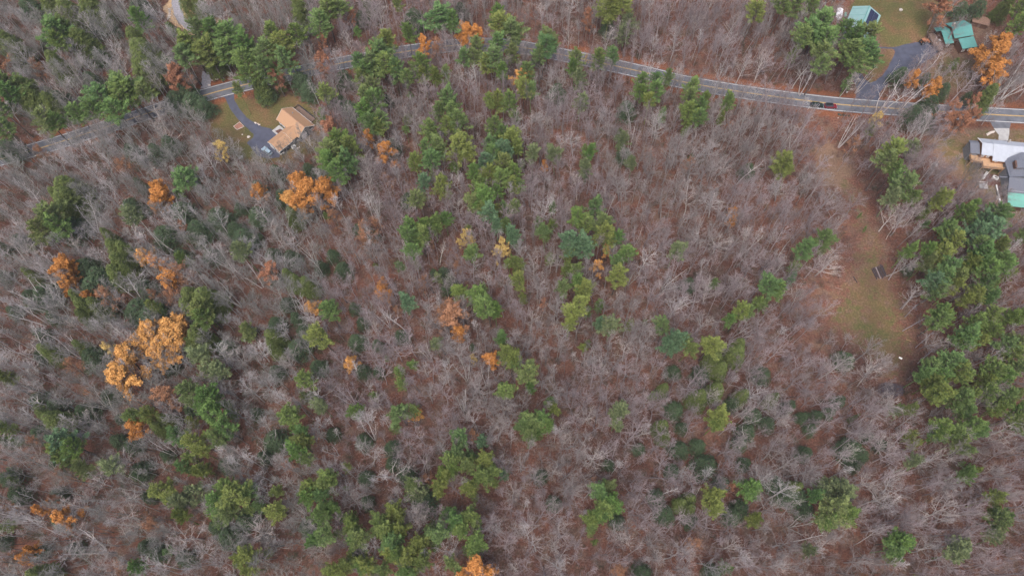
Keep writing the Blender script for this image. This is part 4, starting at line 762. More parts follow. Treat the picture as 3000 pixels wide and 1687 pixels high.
# crown centres read off the photograph in 1000-pixel tiles enlarged 2.576x: x y radius
TILES = {
(0,0): dict(
P="400 240 110,480 200 60,440 310 70,1050 140 70,1420 320 100,1480 230 80,1380 420 90,1560 390 110,1590 240 90,1690 270 100,1700 380 90,1850 330 90,1850 470 80,1860 560 70,2060 250 70,2030 400 90,2130 440 80,2000 500 80,2230 270 80,2450 80 90,2420 170 80,2520 60 80,2420 700 70,2410 790 50,1800 690 45,900 660 120,1000 700 130,780 740 120,720 830 90,880 820 100,1080 700 70,580 850 70,360 900 90,440 920 60,60 620 90,30 700 80,30 830 80,50 960 90,1370 1380 95,2500 1150 90,2560 1060 80,2470 1230 80,2540 1270 90,1240 130 50",
Y="2150 330 100",
H="400 60 90,520 90 100,690 60 110,60 330 100,140 380 70,620 320 110,430 480 80,560 300 60,1030 300 80,1080 400 120,1090 520 110,1600 430 80,2260 60 80,2260 150 60,2080 560 60,1960 640 70,200 680 120,250 760 100,400 790 80,520 1430 120,1400 20 60,1500 30 60",
D="230 60 80,740 430 60,1060 60 70,2000 700 60,2270 620 70,2330 690 60,130 740 90,460 760 70,690 610 60,80 1130 80,1330 770 80,1460 780 80,1400 690 70,1545 815 60,1180 1150 60,1280 1090 60,2090 1300 50,1000 1150 60,2330 1290 50",
O="2300 1390 90,2460 1410 70,1230 1430 60",
R="1310 580 95,1390 620 60,2090 600 60,2430 460 70,2460 530 60,2420 330 40,2470 1000 90,2520 960 50",
T="50 480 80,280 540 60,1650 30 30,960 1240 60,350 1170 50",
L="1650 1150 60",
W="600 60 60,530 130 60,560 590 90,460 690 90,740 960 80,1180 640 60,1180 860 110,1280 1010 110,1980 1260 90,720 970 90,900 940 80,1050 905 90,560 1020 80,1450 850 80"),
(1000,0): dict(
P="740 130 120,830 160 60,500 240 55,440 20 40,120 240 35,280 380 90,110 480 60,170 540 70,230 470 90,340 480 90,400 520 70,150 600 60,230 650 70,180 720 70,240 760 70,180 850 75,220 920 70,300 890 60,270 950 50,1190 120 70,1270 240 100,1320 290 60,1180 320 70,1030 350 60,920 440 60,1000 430 60,1150 450 80,1200 520 50,1290 400 60,1560 290 80,1600 220 50,1520 370 90,1500 430 60,1790 430 60,1770 510 50,1950 450 60,2050 430 60,1410 540 60,1430 670 50,1240 590 35,620 490 80,700 560 50,750 560 50,500 600 55,510 670 35,800 750 80,740 830 60,830 820 60,870 910 80,680 980 70,720 1090 70,620 1110 60,800 960 60,860 1250 40,640 1220 80,560 1220 55,680 1270 50,490 900 35,490 990 30,1130 770 50,1280 760 70,1320 800 50,1150 950 70,1210 1000 60,1120 1090 60,1260 1050 80,1340 1040 50,1150 1180 70,1330 1120 50,1240 1230 80,1000 1300 60,1330 1290 60,1370 1200 35,1110 1330 70,1200 1340 70,1280 1380 60,1040 1390 70,1170 1420 50,1320 1400 50,2260 610 60,2250 700 60,2390 610 50,2390 690 70,2440 800 50,2470 580 40,2110 940 40,2110 1020 40,1850 1070 45,1860 1160 50,60 1100 80,40 1190 80,30 1250 60",
B="1240 1130 80,1080 1220 70,620 1400 60,1860 1230 50",
Y="340 310 80,1200 220 90,1090 480 60,1370 660 60,620 570 50,880 1080 110,960 1160 50,750 1390 70,1180 760 60,2030 50 80,2130 40 80,2020 110 50,2330 760 50",
F="1800 660 45,1800 810 45,2120 1100 40,1840 1300 40,1610 1220 50,1440 1250 50,2190 1290 35,2160 150 80,2140 240 60",
H="190 20 50",
D="550 150 80,900 90 50,1630 700 60,1470 440 40,2130 1170 50,2150 830 60,70 830 60,20 600 60,2010 210 50",
O="910 250 60,1030 290 60,930 310 40,640 360 50,190 1060 50,370 1150 75,1540 1260 25,240 390 25",
R="1880 130 50,1850 200 40,60 140 40",
T="730 350 50,700 390 40,100 1250 50,370 1370 50",
G="1350 620 60",
L="1850 450 15",
W="300 150 120,900 570 70,1720 280 60,2000 290 70,1480 880 70,1540 930 60,1790 1400 70,2220 340 50,770 260 40,1620 600 100,2370 930 90,1290 890 70,60 340 80,200 1280 110,560 880 100,640 690 70",
K="940 320 50,1020 560 50,2200 1000 50,1000 180 40"),
(2000,0): dict(
P="760 40 70,860 30 70,980 20 60,1050 170 100,980 230 100,920 290 80,1080 300 90,1040 400 90,1040 500 70,860 330 50,1290 270 90,1380 290 90,1280 380 90,1400 390 90,1320 470 80,1430 450 60,1220 230 60,1300 540 50,60 660 60,50 740 60,60 840 70,120 800 60,180 770 55,130 900 60,40 900 50,330 750 55,310 820 45,1560 1150 90,1540 1240 80,1610 1270 60,1600 1330 60,1690 1390 95,1830 1070 45,2560 60 60,2550 180 60,2110 400 40",
Y="540 100 75,770 1240 80,820 1290 45,1420 960 40",
F="1750 1100 60",
H="2440 40 60,2300 720 70",
D="1860 790 60,1860 870 60,1840 930 40,1740 870 70,1640 580 60,1960 690 50,1820 610 40,2140 740 30,2220 70 60,2090 80 50,490 1290 50,60 1200 25",
O="2340 470 110,2360 370 80,2340 560 70,2400 330 50,2250 480 50,1740 590 50,1880 640 50,1840 690 40",
R="2020 880 80,2090 930 70,1980 930 60,2190 870 50,2150 850 50,2180 760 40,1980 50 100,1940 110 60,340 980 30",
T="20 1270 60,1290 1110 50",
L="1460 900 50",
W="450 510 90,600 480 80,110 180 80,370 170 70,380 840 50,470 900 60,1260 610 70,540 1160 50,2320 290 60",
K="1560 720 100,1620 700 80,1850 450 90,2540 600 90,2480 620 60,2400 650 50,1610 500 40,1400 550 50,960 570 70,900 520 60,1740 690 90,1860 1010 60,500 970 60,470 1260 70,880 990 50,1280 960 60"),
(0,562): dict(
P="340 200 110,300 290 80,430 240 80,1520 880 90,1520 950 80,1120 830 60,1160 880 50,1400 500 45,1860 1050 60,1860 1110 40,2440 150 35,200 390 30,2300 1420 70,50 1400 60,1340 10 40,1020 1080 50,2480 890 80",
Y="2440 1100 90",
F="1880 510 60,1070 240 60,1590 1330 100,1540 1290 60,1650 1350 60",
H="520 70 120,440 30 60,560 140 60,880 430 80,950 440 70,920 540 90,890 620 80,970 600 60,600 800 70,650 870 80,740 860 75,640 940 60,1460 800 100,1560 810 110,1430 870 80,1500 1100 90,1450 1150 60,1540 1110 60,1600 880 70,2060 1100 75,2070 1180 60,2180 640 60,2240 680 60,2320 700 65,2210 180 60,370 1200 70,620 1170 60,230 620 45,820 330 50",
D="640 580 80,750 640 80,720 720 100,1090 720 60,1060 900 110,1140 960 100,1370 480 50,1780 290 60,2140 40 60,30 630 40,700 1250 80,1650 200 80,1850 360 90,1500 300 90,1250 330 80,2200 500 60,1000 120 70,1380 150 80,560 280 90,350 780 90,250 800 70,1950 180 70,1700 1180 60,2250 1180 70",
O="1210 60 75,1200 130 60,2330 60 110,2420 50 80,1210 530 55,500 620 85,540 560 60,520 700 60,700 790 50,1290 690 75,1950 20 60",
R="1400 280 35,2060 640 80",
T="1360 600 80,1300 770 60,1380 660 50,860 800 80,1180 780 40,2540 200 60,550 1330 55",
G="2260 80 70,1080 480 60,2390 870 50,1290 1050 100,1200 1090 80,1350 1080 80,1240 1180 90,1110 1100 80,1090 1170 70,1310 1180 80,1250 1260 60,930 1260 90,950 1340 110,1000 1220 60",
L="870 1180 50",
W="260 520 130,240 440 90,2090 340 90,520 1020 60,1330 250 80,560 420 90,1800 1250 110,2180 1260 110",
K="860 1040 80,950 740 80,1480 640 60,220 800 90,350 720 90,250 1250 100,200 1150 90,500 1180 80,1660 480 80,1280 400 80,2380 520 70,2320 420 70,1900 620 80,1720 760 80,900 200 80,1180 160 80,80 260 80,250 60 70,2240 830 60,2400 950 50,620 200 70,1950 100 80,2100 560 60,1120 350 60,40 420 80,180 900 90"),
(1000,562): dict(
P="540 70 75,560 250 70,620 250 70,520 330 80,600 330 70,690 230 60,780 190 45,530 430 60,510 400 60,940 270 35,1000 90 70,1080 60 80,1060 130 50,1230 40 60,1290 80 50,1060 20 70,1240 260 50,1330 360 40,1000 440 60,1310 520 60,1270 550 40,1590 50 45,1490 160 50,1550 250 60,1600 240 40,1540 310 50,1570 430 55,1920 110 70,1800 200 75,1840 260 70,1970 240 80,2060 360 60,1700 520 60,1720 580 50,1700 460 50,2120 480 70,2050 530 50,1780 680 60,1680 710 60,1870 850 50,1950 760 50,1960 820 45,1050 680 60,1020 760 80,920 750 60,1110 870 90,1160 900 50,440 550 40,250 520 30,730 660 40,1200 1110 50,1250 1200 70,1280 1280 70,1410 1350 90,1440 1430 60,1340 1270 50,430 1300 60,430 1390 65,520 1280 40,1860 1110 40,1830 1180 35,2450 1020 70,330 1230 30,1210 1430 50,2300 960 30",
B="1150 170 70,1170 230 50,1270 340 60,1740 350 90,1800 400 90,1970 940 65,490 820 65,2520 1130 80,2480 1180 70",
Y="550 490 45,960 220 45,1190 70 60,2000 320 90,2080 630 80,1830 740 75,1800 830 75,1740 930 70,1720 990 50,2190 950 50,1360 690 65,1370 750 50",
F="2030 1050 60,2500 480 55,730 1190 40",
D="780 620 50,820 700 60,120 1130 60,160 1350 50,990 1170 20,700 620 30,100 880 40",
O="300 730 50,340 780 50,310 690 30,870 1070 50,890 1110 30,1120 1270 60,370 800 35",
R="1530 860 35,1250 690 20",
T="200 260 70,260 240 50,220 340 70,200 430 50,600 720 50,640 690 40,820 900 130,880 860 90,760 950 80,760 1090 30,430 900 35,880 570 40,690 420 30",
G="50 1300 50,1950 570 40,2010 450 30",
L="960 340 45,920 390 45,970 390 40,1230 420 50,1200 470 50,1260 450 40,1000 1260 30",
W="1910 1320 110,620 1320 80,2080 780 80,1430 980 80,840 670 70,1460 560 70,1580 520 70,1700 120 90,1650 1070 80,2030 1100 70,2150 1200 90,2330 1050 70,1230 680 80,250 1030 90,880 120 100",
K="450 960 80,720 450 60,330 940 50,650 1180 60,800 1250 60,80 1320 70,2460 640 70,2200 590 60,930 1350 60,1080 1380 50,240 60 60,2020 60 60,2250 280 40"),
(2000,562): dict(
P="1070 350 80,1120 370 50,920 430 75,890 500 60,970 400 40,640 720 85,700 700 70,600 760 60,660 790 60,270 630 50,440 920 70,380 930 50,500 900 50,40 1170 60,10 1100 50,1700 20 60,2110 140 75,2080 170 60,2160 110 50,1900 90 50,1845 240 30,1355 150 14,1410 250 18,2370 170 80,2450 190 50,1990 280 70,2010 350 70,1720 440 50,1850 440 60,2210 400 70,2380 410 60,2250 470 90,2180 520 60,2320 500 60,2400 520 80,2450 560 70,2540 560 60,1850 530 60,2000 560 70,2060 640 70,1950 640 80,1920 740 70,2330 590 80,2420 650 60,2300 690 70,2400 740 60,2340 790 50,2570 300 60,1960 900 70,1950 960 70,1980 950 60,2230 1000 70,2340 930 70,2460 950 60,2540 930 60,2320 1040 70,2160 1080 90,2080 1090 60,2430 1150 80,2500 1160 70,2480 1220 70,1870 1310 70,1830 1380 60,1950 1400 70,2030 1290 90,2080 1360 80,1900 1430 60,2330 1350 90,2420 1380 80,2520 1340 70,2260 1400 60,2530 1440 60,2130 1420 60",
B="880 600 50,2290 220 70,2350 280 90,2200 290 80,1880 680 80",
Y="210 1150 80,1920 50 60,1980 60 50,2060 390 80,1760 390 60,1970 470 70,2060 720 60,2200 770 70,2130 800 50,2220 1110 60",
F="1550 90 50",
H="240 1260 70,400 1220 80,420 1160 60,280 1340 70",
D="40 700 50,1710 590 30",
O="360 170 30,370 230 30",
W="60 50 100,270 380 130,500 350 80,1570 200 100,360 680 80,480 700 50,200 760 90,180 950 100,1130 1330 120,1430 1390 100,1080 540 130,880 800 90,1180 230 35,1640 540 80,1760 800 90,1900 1110 110,680 480 90,1640 250 60,1760 170 70",
K="500 370 60,430 1020 60,740 530 60"),
(0,1124): dict(
P="1430 50 80,1400 120 60,1560 90 90,1650 130 60,1580 220 90,1680 190 60,1690 330 80,1640 400 70,1010 240 60,1120 230 60,1330 390 70,1350 520 70,1300 600 70,1370 610 50,1480 620 70,1500 680 50,1190 840 60,1350 1020 60,1530 960 60,490 560 60,430 500 80,560 490 80,290 170 35,600 660 60,30 320 50,20 400 50,20 640 30,50 1070 50,100 720 30,1720 760 80,1800 830 110,1650 880 80,1700 960 80,1870 800 70,1900 900 70,1880 960 50,1660 1030 50,2080 820 50,2170 240 85,2120 200 50,2180 310 50,2250 430 80,2240 510 80,2290 560 50,2270 380 60,2260 50 60,2330 60 40,2330 780 80,2300 850 80,2430 760 80,2500 730 80,2440 860 70,2420 960 80,2480 930 60,2550 980 50,2440 1120 80,2370 1160 60,2520 1100 60,1750 1350 40,1280 1250 40,1030 1340 55,2530 1400 80,2480 1430 60",
B="490 450 110",
Y="1380 260 60,1480 430 85,1510 500 60,1240 790 90,2060 930 75,2110 960 50,1770 1300 60,1860 1290 80,1880 1380 60,1990 1270 50",
F="1450 820 90,1430 890 60,890 680 60,2460 200 50",
H="1250 270 60,1200 330 60,430 280 100,350 240 60,300 1430 80",
D="1860 1020 70,1730 1150 80,1640 1080 60,2320 1080 60,1200 1280 60,1110 1230 60,2080 430 80,1440 200 50,650 210 70,430 170 60,890 430 50,1000 470 50,1260 540 40,60 430 40",
O="1040 360 75,300 940 50,80 950 35,500 970 80,240 1240 45,180 1330 50",
R="2380 420 45,2200 610 55,430 880 40,80 395 25",
T="960 10 50,1220 150 100,720 80 40,300 410 50,490 690 50,1130 1090 70,930 1390 60,1120 980 30",
W="680 270 110,920 560 110,380 640 100,1810 660 90,2190 740 90,1600 1000 90,1940 1130 150,1430 1150 130,2440 1270 110,950 830 130,600 920 130,940 990 120,860 1370 90,1830 550 110,230 500 100,1350 1300 110,1700 560 80",
K="620 1240 150,230 110 80,700 120 80,1960 560 90,2230 940 70,150 870 80,200 260 60,1200 480 60,100 1000 80,2480 480 60,1000 760 80,840 1180 70,1990 420 60"),
(1000,1124): dict(
P="1210 60 75,1580 80 65,1600 140 50,440 140 50,440 220 80,380 290 60,500 200 50,100 200 55,1440 280 80,1380 320 70,1500 270 70,1550 320 50,1410 390 60,1490 350 60,240 90 40,930 430 75,960 500 70,860 530 75,800 580 75,750 640 60,860 620 60,960 620 70,1120 640 60,1060 700 80,1000 850 50,1160 730 50,530 760 60,10 780 30,40 980 70,50 1080 70,140 1150 90,110 1200 70,290 1040 80,240 1090 60,350 1110 90,430 1110 70,390 1200 90,310 1190 60,640 1080 70,700 1060 50,740 1140 80,680 1210 60,790 940 60,800 990 50,880 1020 80,980 1000 80,1010 1060 50,890 1090 70,1000 1190 75,1060 1230 50,930 1240 50,1010 1310 60,850 1330 60,870 1400 60,40 1340 70,120 1400 60,420 1290 80,580 1350 80,480 1400 70,340 1400 60,250 1380 60,2020 780 60,1970 830 75,2030 900 75,2000 960 80,2080 940 50,1920 970 60,1850 1010 60,1920 1050 60,1890 1100 50,1980 1000 60,1920 1180 25,2330 100 35",
B="1060 440 50,1240 660 55",
Y="1080 580 75,960 790 70,780 700 60,720 780 60,730 830 40,410 930 65,400 990 60,20 620 40,600 1190 70,560 1240 60,640 1160 60,970 1260 75,180 1330 70,350 1310 70,500 1330 80",
F="2060 300 60,2090 330 40,560 810 90",
H="2420 320 60,2440 400 50,2560 900 50,2430 40 50",
D="2080 1040 50,1600 900 50,180 710 50,1500 700 50,2020 610 40,2270 1420 60,110 1290 50,620 900 80,2250 490 40",
O="1050 1420 110,960 1430 60,1130 1430 70",
T="750 430 25,1010 400 50,630 700 50,920 390 30,1900 750 40,2070 1410 70",
G="570 240 45",
W="270 140 90,1230 200 100,1190 340 80,1900 560 130,1470 700 100,1290 830 110,1650 1130 110,1840 240 100,1600 900 60,1620 1250 90,1330 1400 70,180 770 60,510 610 90,1330 1100 90,1680 430 80,1600 650 80,2130 1150 90,2400 1280 90,560 1000 90,2100 200 70",
K="350 640 110,900 130 80,1080 60 60,40 80 60,200 360 60,620 660 40,2260 330 50,2400 350 40,2450 800 50,300 480 70,850 300 50"),
(2000,1124): dict(
P="240 310 60,1700 160 65,1710 210 50,1950 60 90,1880 40 70,2020 30 60,2150 50 60,2100 130 80,2160 190 60,2290 60 70,2230 40 60,2190 320 75,2140 330 50,2230 350 50,1970 350 80,1930 390 60,2040 370 70,2090 440 60,2120 480 50,2390 190 60,2450 150 60,2540 220 75,2500 240 60,2560 300 60,2160 590 30,2170 670 60,2210 640 40,520 770 80,530 830 50,490 730 50,1160 950 110,1240 980 80,1090 1000 70,1000 850 60,560 1040 60,1640 1180 80,1590 1240 70,1680 1230 60,1570 1300 50,1620 1150 50,2340 880 65,2350 950 50,2380 1040 80,2430 1020 60,2400 1100 50,340 1390 50",
Y="260 250 85,300 220 60,1800 370 60,1830 430 55,230 830 70,240 910 70,1810 1440 30",
F="1670 640 45,1140 770 100,1080 820 80,1180 830 60,2050 1220 50,2010 1300 70,2310 1200 50,900 1260 40",
H="2400 80 70,2500 80 60,50 870 60,50 940 60,850 780 60,250 50 70,450 90 60,680 110 50,120 100 80,1300 250 20",
D="60 1030 50,850 850 80,770 840 70,700 760 60,430 940 60,370 1000 60,530 240 60,640 300 50,380 150 50,480 360 60,430 450 50,170 620 80,300 750 50,1260 490 80,1390 400 35,1320 540 70,1300 620 40,1490 460 40,230 1430 60,920 950 60",
R="370 790 40",
T="60 1230 60,1830 880 30,1340 1430 30",
W="440 200 100,640 180 80,200 60 100,1330 330 120,1580 150 120,1550 480 130,1870 570 100,2380 400 110,1250 560 100,1420 720 110,1990 720 110,1450 880 110,1950 980 150,2180 960 100,1050 1230 90,1720 1010 90,780 1380 80,360 1230 100,2480 800 60,2300 650 90,750 260 90,420 420 80",
K="940 1170 100,900 1050 70,560 350 60,500 250 50,130 840 50,2180 1180 60"),
}
# ---------------------------------------------------------------- the trees, one by one
RNG = random.Random(7)
LAND = [('the teal-roofed barn', 2530, 50), ('the house with several green roofs', 2860, 95), ('the pale metal roof', 2940, 440), ('the tan-roofed house', 850, 350), ('the two cars parked on the road', 2405, 312), ('the dark log stack', 2578, 798), ('the big golden oak', 500, 970), ('the left pale yellow tree', 1365, 705), ('the right pale yellow tree', 1478, 730), ('the bright orange oak pair', 900, 585), ('the small bright orange oak', 1338, 980), ('the wide rusty brown oak', 1320, 910), ('the gravel lane', 525, 30), ('the brush pile', 2612, 1135), ('the orange oak near the left edge', 193, 805), ('the lone pine between bare trees', 1562, 1235), ('the broad blue-green pine at lower left', 190, 1300), ('the yellow-green pine at lower right', 2635, 1590), ('the big fallen-looking white birch', 240, 1605), ('the star-shaped grey bare tree', 1740, 1075), ('the orange oak by the bottom edge', 1405, 1675), ('the twin dull green pines', 2445, 1450)]
LANDW = [(n, *at(x, y)) for n, x, y in LAND]
DIRS = ['right of', 'upper right of', 'above', 'upper left of', 'left of', 'lower left of', 'below', 'lower right of']
USED = set(); NEAR = []
def rel(x, y, a, b): return DIRS[int(round(math.atan2(y-b, x-a)/(math.pi/4))) % 8]
def where(x, y, head):
    """head + nearest thing of another look + nearest landmark, until no other thing has the same words"""
    c = sorted((math.hypot(x-a, y-b), n, a, b) for n, a, b in LANDW if math.hypot(x-a, y-b) > 4)
    nb = sorted((math.hypot(x-a, y-b), n, a, b) for n, a, b in NEAR if math.hypot(x-a, y-b) < 26 and n.split()[-1] not in head)
    nb = [q for q in nb if q[0] > 1.0][:14]
    for k in range(30):
        for i in range(min(k+1, len(nb))):
            j = k-i
            if j >= len(c): continue
            s = f'{head} {rel(x, y, nb[i][2], nb[i][3])} {nb[i][1]}, {rel(x, y, c[j][2], c[j][3])} {c[j][1]}'
            if s not in USED and len(s.split()) <= 16: USED.add(s); return s
    for d, n, a, b in c:
        s = f'{head} {rel(x, y, a, b)} {n}'
        if s not in USED: USED.add(s); return s
    return head
picks = []
for (ox, oy), d in TILES.items():
    for k, v in d.items():
        for e in v.split(','):
            a, b, r = map(float, e.split()); px = ox+a/2.576; py = oy+b/2.576; x0, y0 = at(px, py, 10)
            ppm = FPX/((Vector((x0, y0, 10))-cam.location).dot(Vector((0, math.cos(PITCH), -math.sin(PITCH)))))
            picks.append((k, px, py, r/2.576/ppm))
for k, px, py, r in picks:
    n = {'P': 'a pine', 'Y': 'a yellow-green pine', 'B': 'a blue-green pine', 'F': 'a dull pine', 'H': 'a dense hemlock', 'D': 'a dark hemlock', 'O': 'an orange oak', 'G': 'a golden oak', 'R': 'a rusty oak', 'T': 'a faded oak', 'L': 'a yellow aspen', 'W': None, 'K': 'a white birch'}[k]
    if n and r > 1.7: NEAR.append((n, *at(px, py, 10)))
def inframe(x, y, z=8, m=20):
    px, py = topx(x, y, z); return -m < px < 3000+m and -m < py < 1687+m
def size(r, lo, hi): return 'small' if r < lo else 'broad' if r > hi else 'mid-sized'
G = RNG.gauss
EVER = []      # evergreen crowns already placed: x y r
pines = []; rest = []
first_pine = {}
for k, px, py, r in picks:
    if k in 'PYBF':
        if k == 'F' or r < 1.9: Ht = min(6+r*2.2, 14)
        else: Ht = min(11+r*2.6, 21)
        sh = 'thinpine' if k == 'F' else 'pine'; x, y = at(px, py, Ht*.78); v = RNG.uniform(.85, 1.2)
        if k == 'P': c = (.135*v+RNG.uniform(-.022, .034), .202*v, .066*v+RNG.uniform(-.01, .016))
        if k == 'Y': c = (.20*v, .235*v, .07*v)
        if k == 'B': c = (.115*v, .195*v, .11*v)
        if k == 'F': c = (.16*v, .195*v, .10*v)
        pines.append((r, k, x, y, Ht, sh, c)); EVER.append((x, y, r))
    elif k in 'HD': EVER.append((*at(px, py, 6 if k == 'D' else 9), r*(1.35 if k == 'D' else .9)))
pines.sort(key=lambda p: -p[0])
NAMEC = {'P': ('mid-green', 'dark grassy-green', 'fresh green'), 'Y': ('yellow-green',), 'B': ('blue-green',), 'F': ('dull thin green',)}
src = {}
stuff = []
for i, (r, k, x, y, Ht, sh, c) in enumerate(pines):
    base = PROTO[sh][0][3]; sxy = r*1.04/base; sz = Ht/(19 if sh == 'pine' else 12); idx = RNG.randrange(len(PROTO[sh])); rz = RNG.uniform(0, 6.28)
    if i < 300:
        nm = NAMEC[k][0] if k != 'P' else NAMEC['P'][0 if .125 < c[0] < .155 else 1 if c[0] <= .125 else 2]
        o = plant('pine_tree', sh, x, y, sxy, sz, c, (.12, .10, .09), where(x, y, f'{size(r, 2.6, 3.7)} {nm} pine'), 'pine tree', 'pines standing among the bare trees', idx, rz, tilt=(G(0, .02), G(0, .02)))
        src.setdefault((sh, idx), o)
    else: stuff.append((x, y, rz, sxy, sz, sh, idx, *c))
keys = list(src); L_ = []
for s in stuff:
    kk = (s[5], s[6]) if (s[5], s[6]) in src else keys[0]
    L_.append((*s[:5], keys.index(kk), *s[7:]))
# Join Geometry stacks its inputs last-linked first
scatter_stuff('pine_saplings', L_, [src[k] for k in keys], 'smaller green pines filling in between the large pines', 'pine trees', 'pines standing among the bare trees')

nW = 0; bare_src = {}
BIRCH = [(.52, .48, .47), (.58, .55, .54), (.46, .44, .41)]
for k, px, py, r in picks:
    if k in 'PYBF': continue
    rz = RNG.uniform(0, 6.28); v = RNG.uniform(.85, 1.15); idx = RNG.randrange(12)
    if k == 'H':
        Ht = min(8+r*2.1, 17); x, y = at(px, py, Ht*.6)
        plant('hemlock_tree', 'hemlock', x, y, r*1.1/3.6, Ht/14, (.10*v, .13*v, .046*v), (.1, .08, .07), where(x, y, f'{size(r, 2.6, 3.4)} dense olive-green hemlock'), 'hemlock', 'hemlocks in the wood', idx, rz)
    elif k == 'D':
        Ht = min(5.5+r*1.2, 10); x, y = at(px, py, Ht*.5)
        plant('hemlock_tree', 'lowhem', x, y, r*1.4/3.2, Ht/8, (.058*v, .090*v, .052*v), (.1, .08, .07), where(x, y, f'{size(r, 2.6, 3.4)} low dark green hemlock'), 'hemlock', 'hemlocks in the wood', idx, rz)
    elif k in 'ORTGL':
        Ht = min(7+r*2.0, 16); x, y = at(px, py, Ht*.72)
        sh = {'O': 'oak', 'G': 'oak', 'R': 'halfoak', 'T': 'thinoak', 'L': 'halfoak'}[k]
        c = {'O': (.46*v, .215*v, .065*v), 'G': (.52*v, .285*v, .095*v), 'R': (.29*v, .145*v, .09*v), 'T': (.29*v, .155*v, .09*v), 'L': (.52*v, .40*v, .15*v)}[k]
        w_ = {'O': 'orange-leaved oak', 'G': 'golden tan oak', 'R': 'rusty red-brown oak', 'T': 'thin faded orange oak', 'L': 'pale yellow aspen'}[k]
        if k == 'T' and r > 4: sh = 'halfoak'
        nm = 'aspen_tree' if k == 'L' else 'oak_tree'
        plant(nm, sh, x, y, r*(1.3 if k == 'G' else 1.12)/3.3, Ht/13, (.22, .17, .15), (.2, .17, .15), where(x, y, f'{size(r, 2.0, 3.4)} {w_}'), 'autumn tree', 'trees still holding autumn leaves', idx, rz, leaf=c)
    elif k == 'K':
        Ht = RNG.uniform(14.5, 18); x, y = at(px, py, Ht*.68); c = RNG.choice(BIRCH); c2 = tuple(a*.8 for a in c)
        plant('birch_tree', 'birch', x, y, max(.55, r*1.05/3.0), Ht/17, c2, tuple(a*1.15 for a in c), where(x, y, f'{size(r, 2.4, 3.4)} white-barked leafless birch'), 'birch', 'leafless white birches', idx, rz, tilt=(G(0, .09), G(0, .09)))
    elif k == 'W':
        Ht = RNG.uniform(12, 15.5); x, y = at(px, py, Ht*.7); c = (.42*v, .385*v, .365*v)
        sh = 'spread' if r > 3.6 or RNG.random() < .3 else 'round'
        o = plant('bare_tree', sh, x, y, r*1.1/PROTO[sh][0][3], Ht/15, c, tuple(a*1.1 for a in c), where(x, y, f'{size(r, 3.0, 4.2)} pale grey bare-branched tree'), 'bare tree', 'leafless trees of the wood', idx, rz, tilt=(G(0, .05), G(0, .05)))
        nW += 1
# -------- more low hemlocks filling the gaps of the left-hand wood
n_ = 0
while n_ < 95:
    px = RNG.uniform(0, 1250) if n_ < 75 else RNG.uniform(1900, 2500); py = RNG.uniform(20, 1650) if n_ < 75 else RNG.uniform(1050, 1550)
    x, y = at(px, py, 4); r = RNG.uniform(1.5, 2.9); v = RNG.uniform(.8, 1.15)
    PX = np.array([x]); PY = np.array([y])
    if dline(ROADP, PX, PY)[0] < 7 or min(sdf(p, PX, PY)[0] for p in (Z_LAWN_TAN, Z_SAND, LANE, DRIVE_TAN)) < 4 or any(math.hypot(x-a, y-b) < c+r*.6 for a, b, c in EVER): continue
    n_ += 1; EVER.append((x, y, r*1.2))
    plant('hemlock_tree', 'lowhem', x, y, r*1.3/3.2, RNG.uniform(5.5, 9)/8, (.058*v, .092*v, .052*v), (.1, .08, .07), where(x, y, f'{size(r, 2.0, 2.6)} low dark green hemlock'), 'hemlock', 'hemlocks in the wood', n_, RNG.uniform(0, 6))
# -------- the grey mass of leafless trees
HOUSES = [(at(850, 370), 11), (at(2540, 70), 13), (at(2850, 110), 13), (at(2960, 470), 17), (at(2990, 590), 14), (at(2850, 530), 8), (at(2790, 480), 10), (at(2412, 332), 7), (at(2400, 358), 8), (at(2578, 798), 5), (at(2875, 60), 5), (at(2612, 1138), 4)]
cand = []
sp = 3.75; gx = np.arange(-262, 262, sp); gy = np.arange(-14, 285, sp)
XX, YY = np.meshgrid(gx, gy); rg = np.random.default_rng(3)
XX = (XX+rg.uniform(-.48, .48, XX.shape)*sp).ravel(); YY = (YY+rg.uniform(-.48, .48, YY.shape)*sp).ravel()
ok = np.abs(XX) < 172+YY*.36
drd = dline(ROADP, XX, YY); ok &= drd > np.where((XX < -112) | ((XX > -80) & (XX < 5)), 3.7, 4.6)
for p, mrg in ((Z_LAWN_TAN, 0), (Z_LAWN_GREEN, 0), (Z_CLEAR, -.5), (DRIVE_TAN, 1.5), (DRIVE_GREEN, 1.5), (LANE, 1.5), (Z_SAND, 1), (Z_YARD_PALE, 0)): ok &= sdf(p, XX, YY) > mrg
for p, keep in ((Z_YARD_GREEN, .2), (Z_BARN_YARD, .12), (Z_TRACK, .3), (Z_OPEN, .3)): ok &= (sdf(p, XX, YY) > 0) | (rg.random(XX.shape) < keep)
for (c, r) in HOUSES: ok &= np.hypot(XX-c[0], YY-c[1]) > r
E_ = np.array(EVER); dE = np.min(np.hypot(XX[:, None]-E_[None, :, 0], YY[:, None]-E_[None, :, 1])-E_[None, :, 2]*.75, axis=1); ok &= dE > 0
near_clear = np.abs(sdf(Z_CLEAR, XX, YY)) < 9; ok &= ~near_clear | (rg.random(XX.shape) < .6)
XX = XX[ok]; YY = YY[ok]
def left_wood(x, y): return 1/(1+math.exp((x+62+.1*(y-100))/14))
rows = []
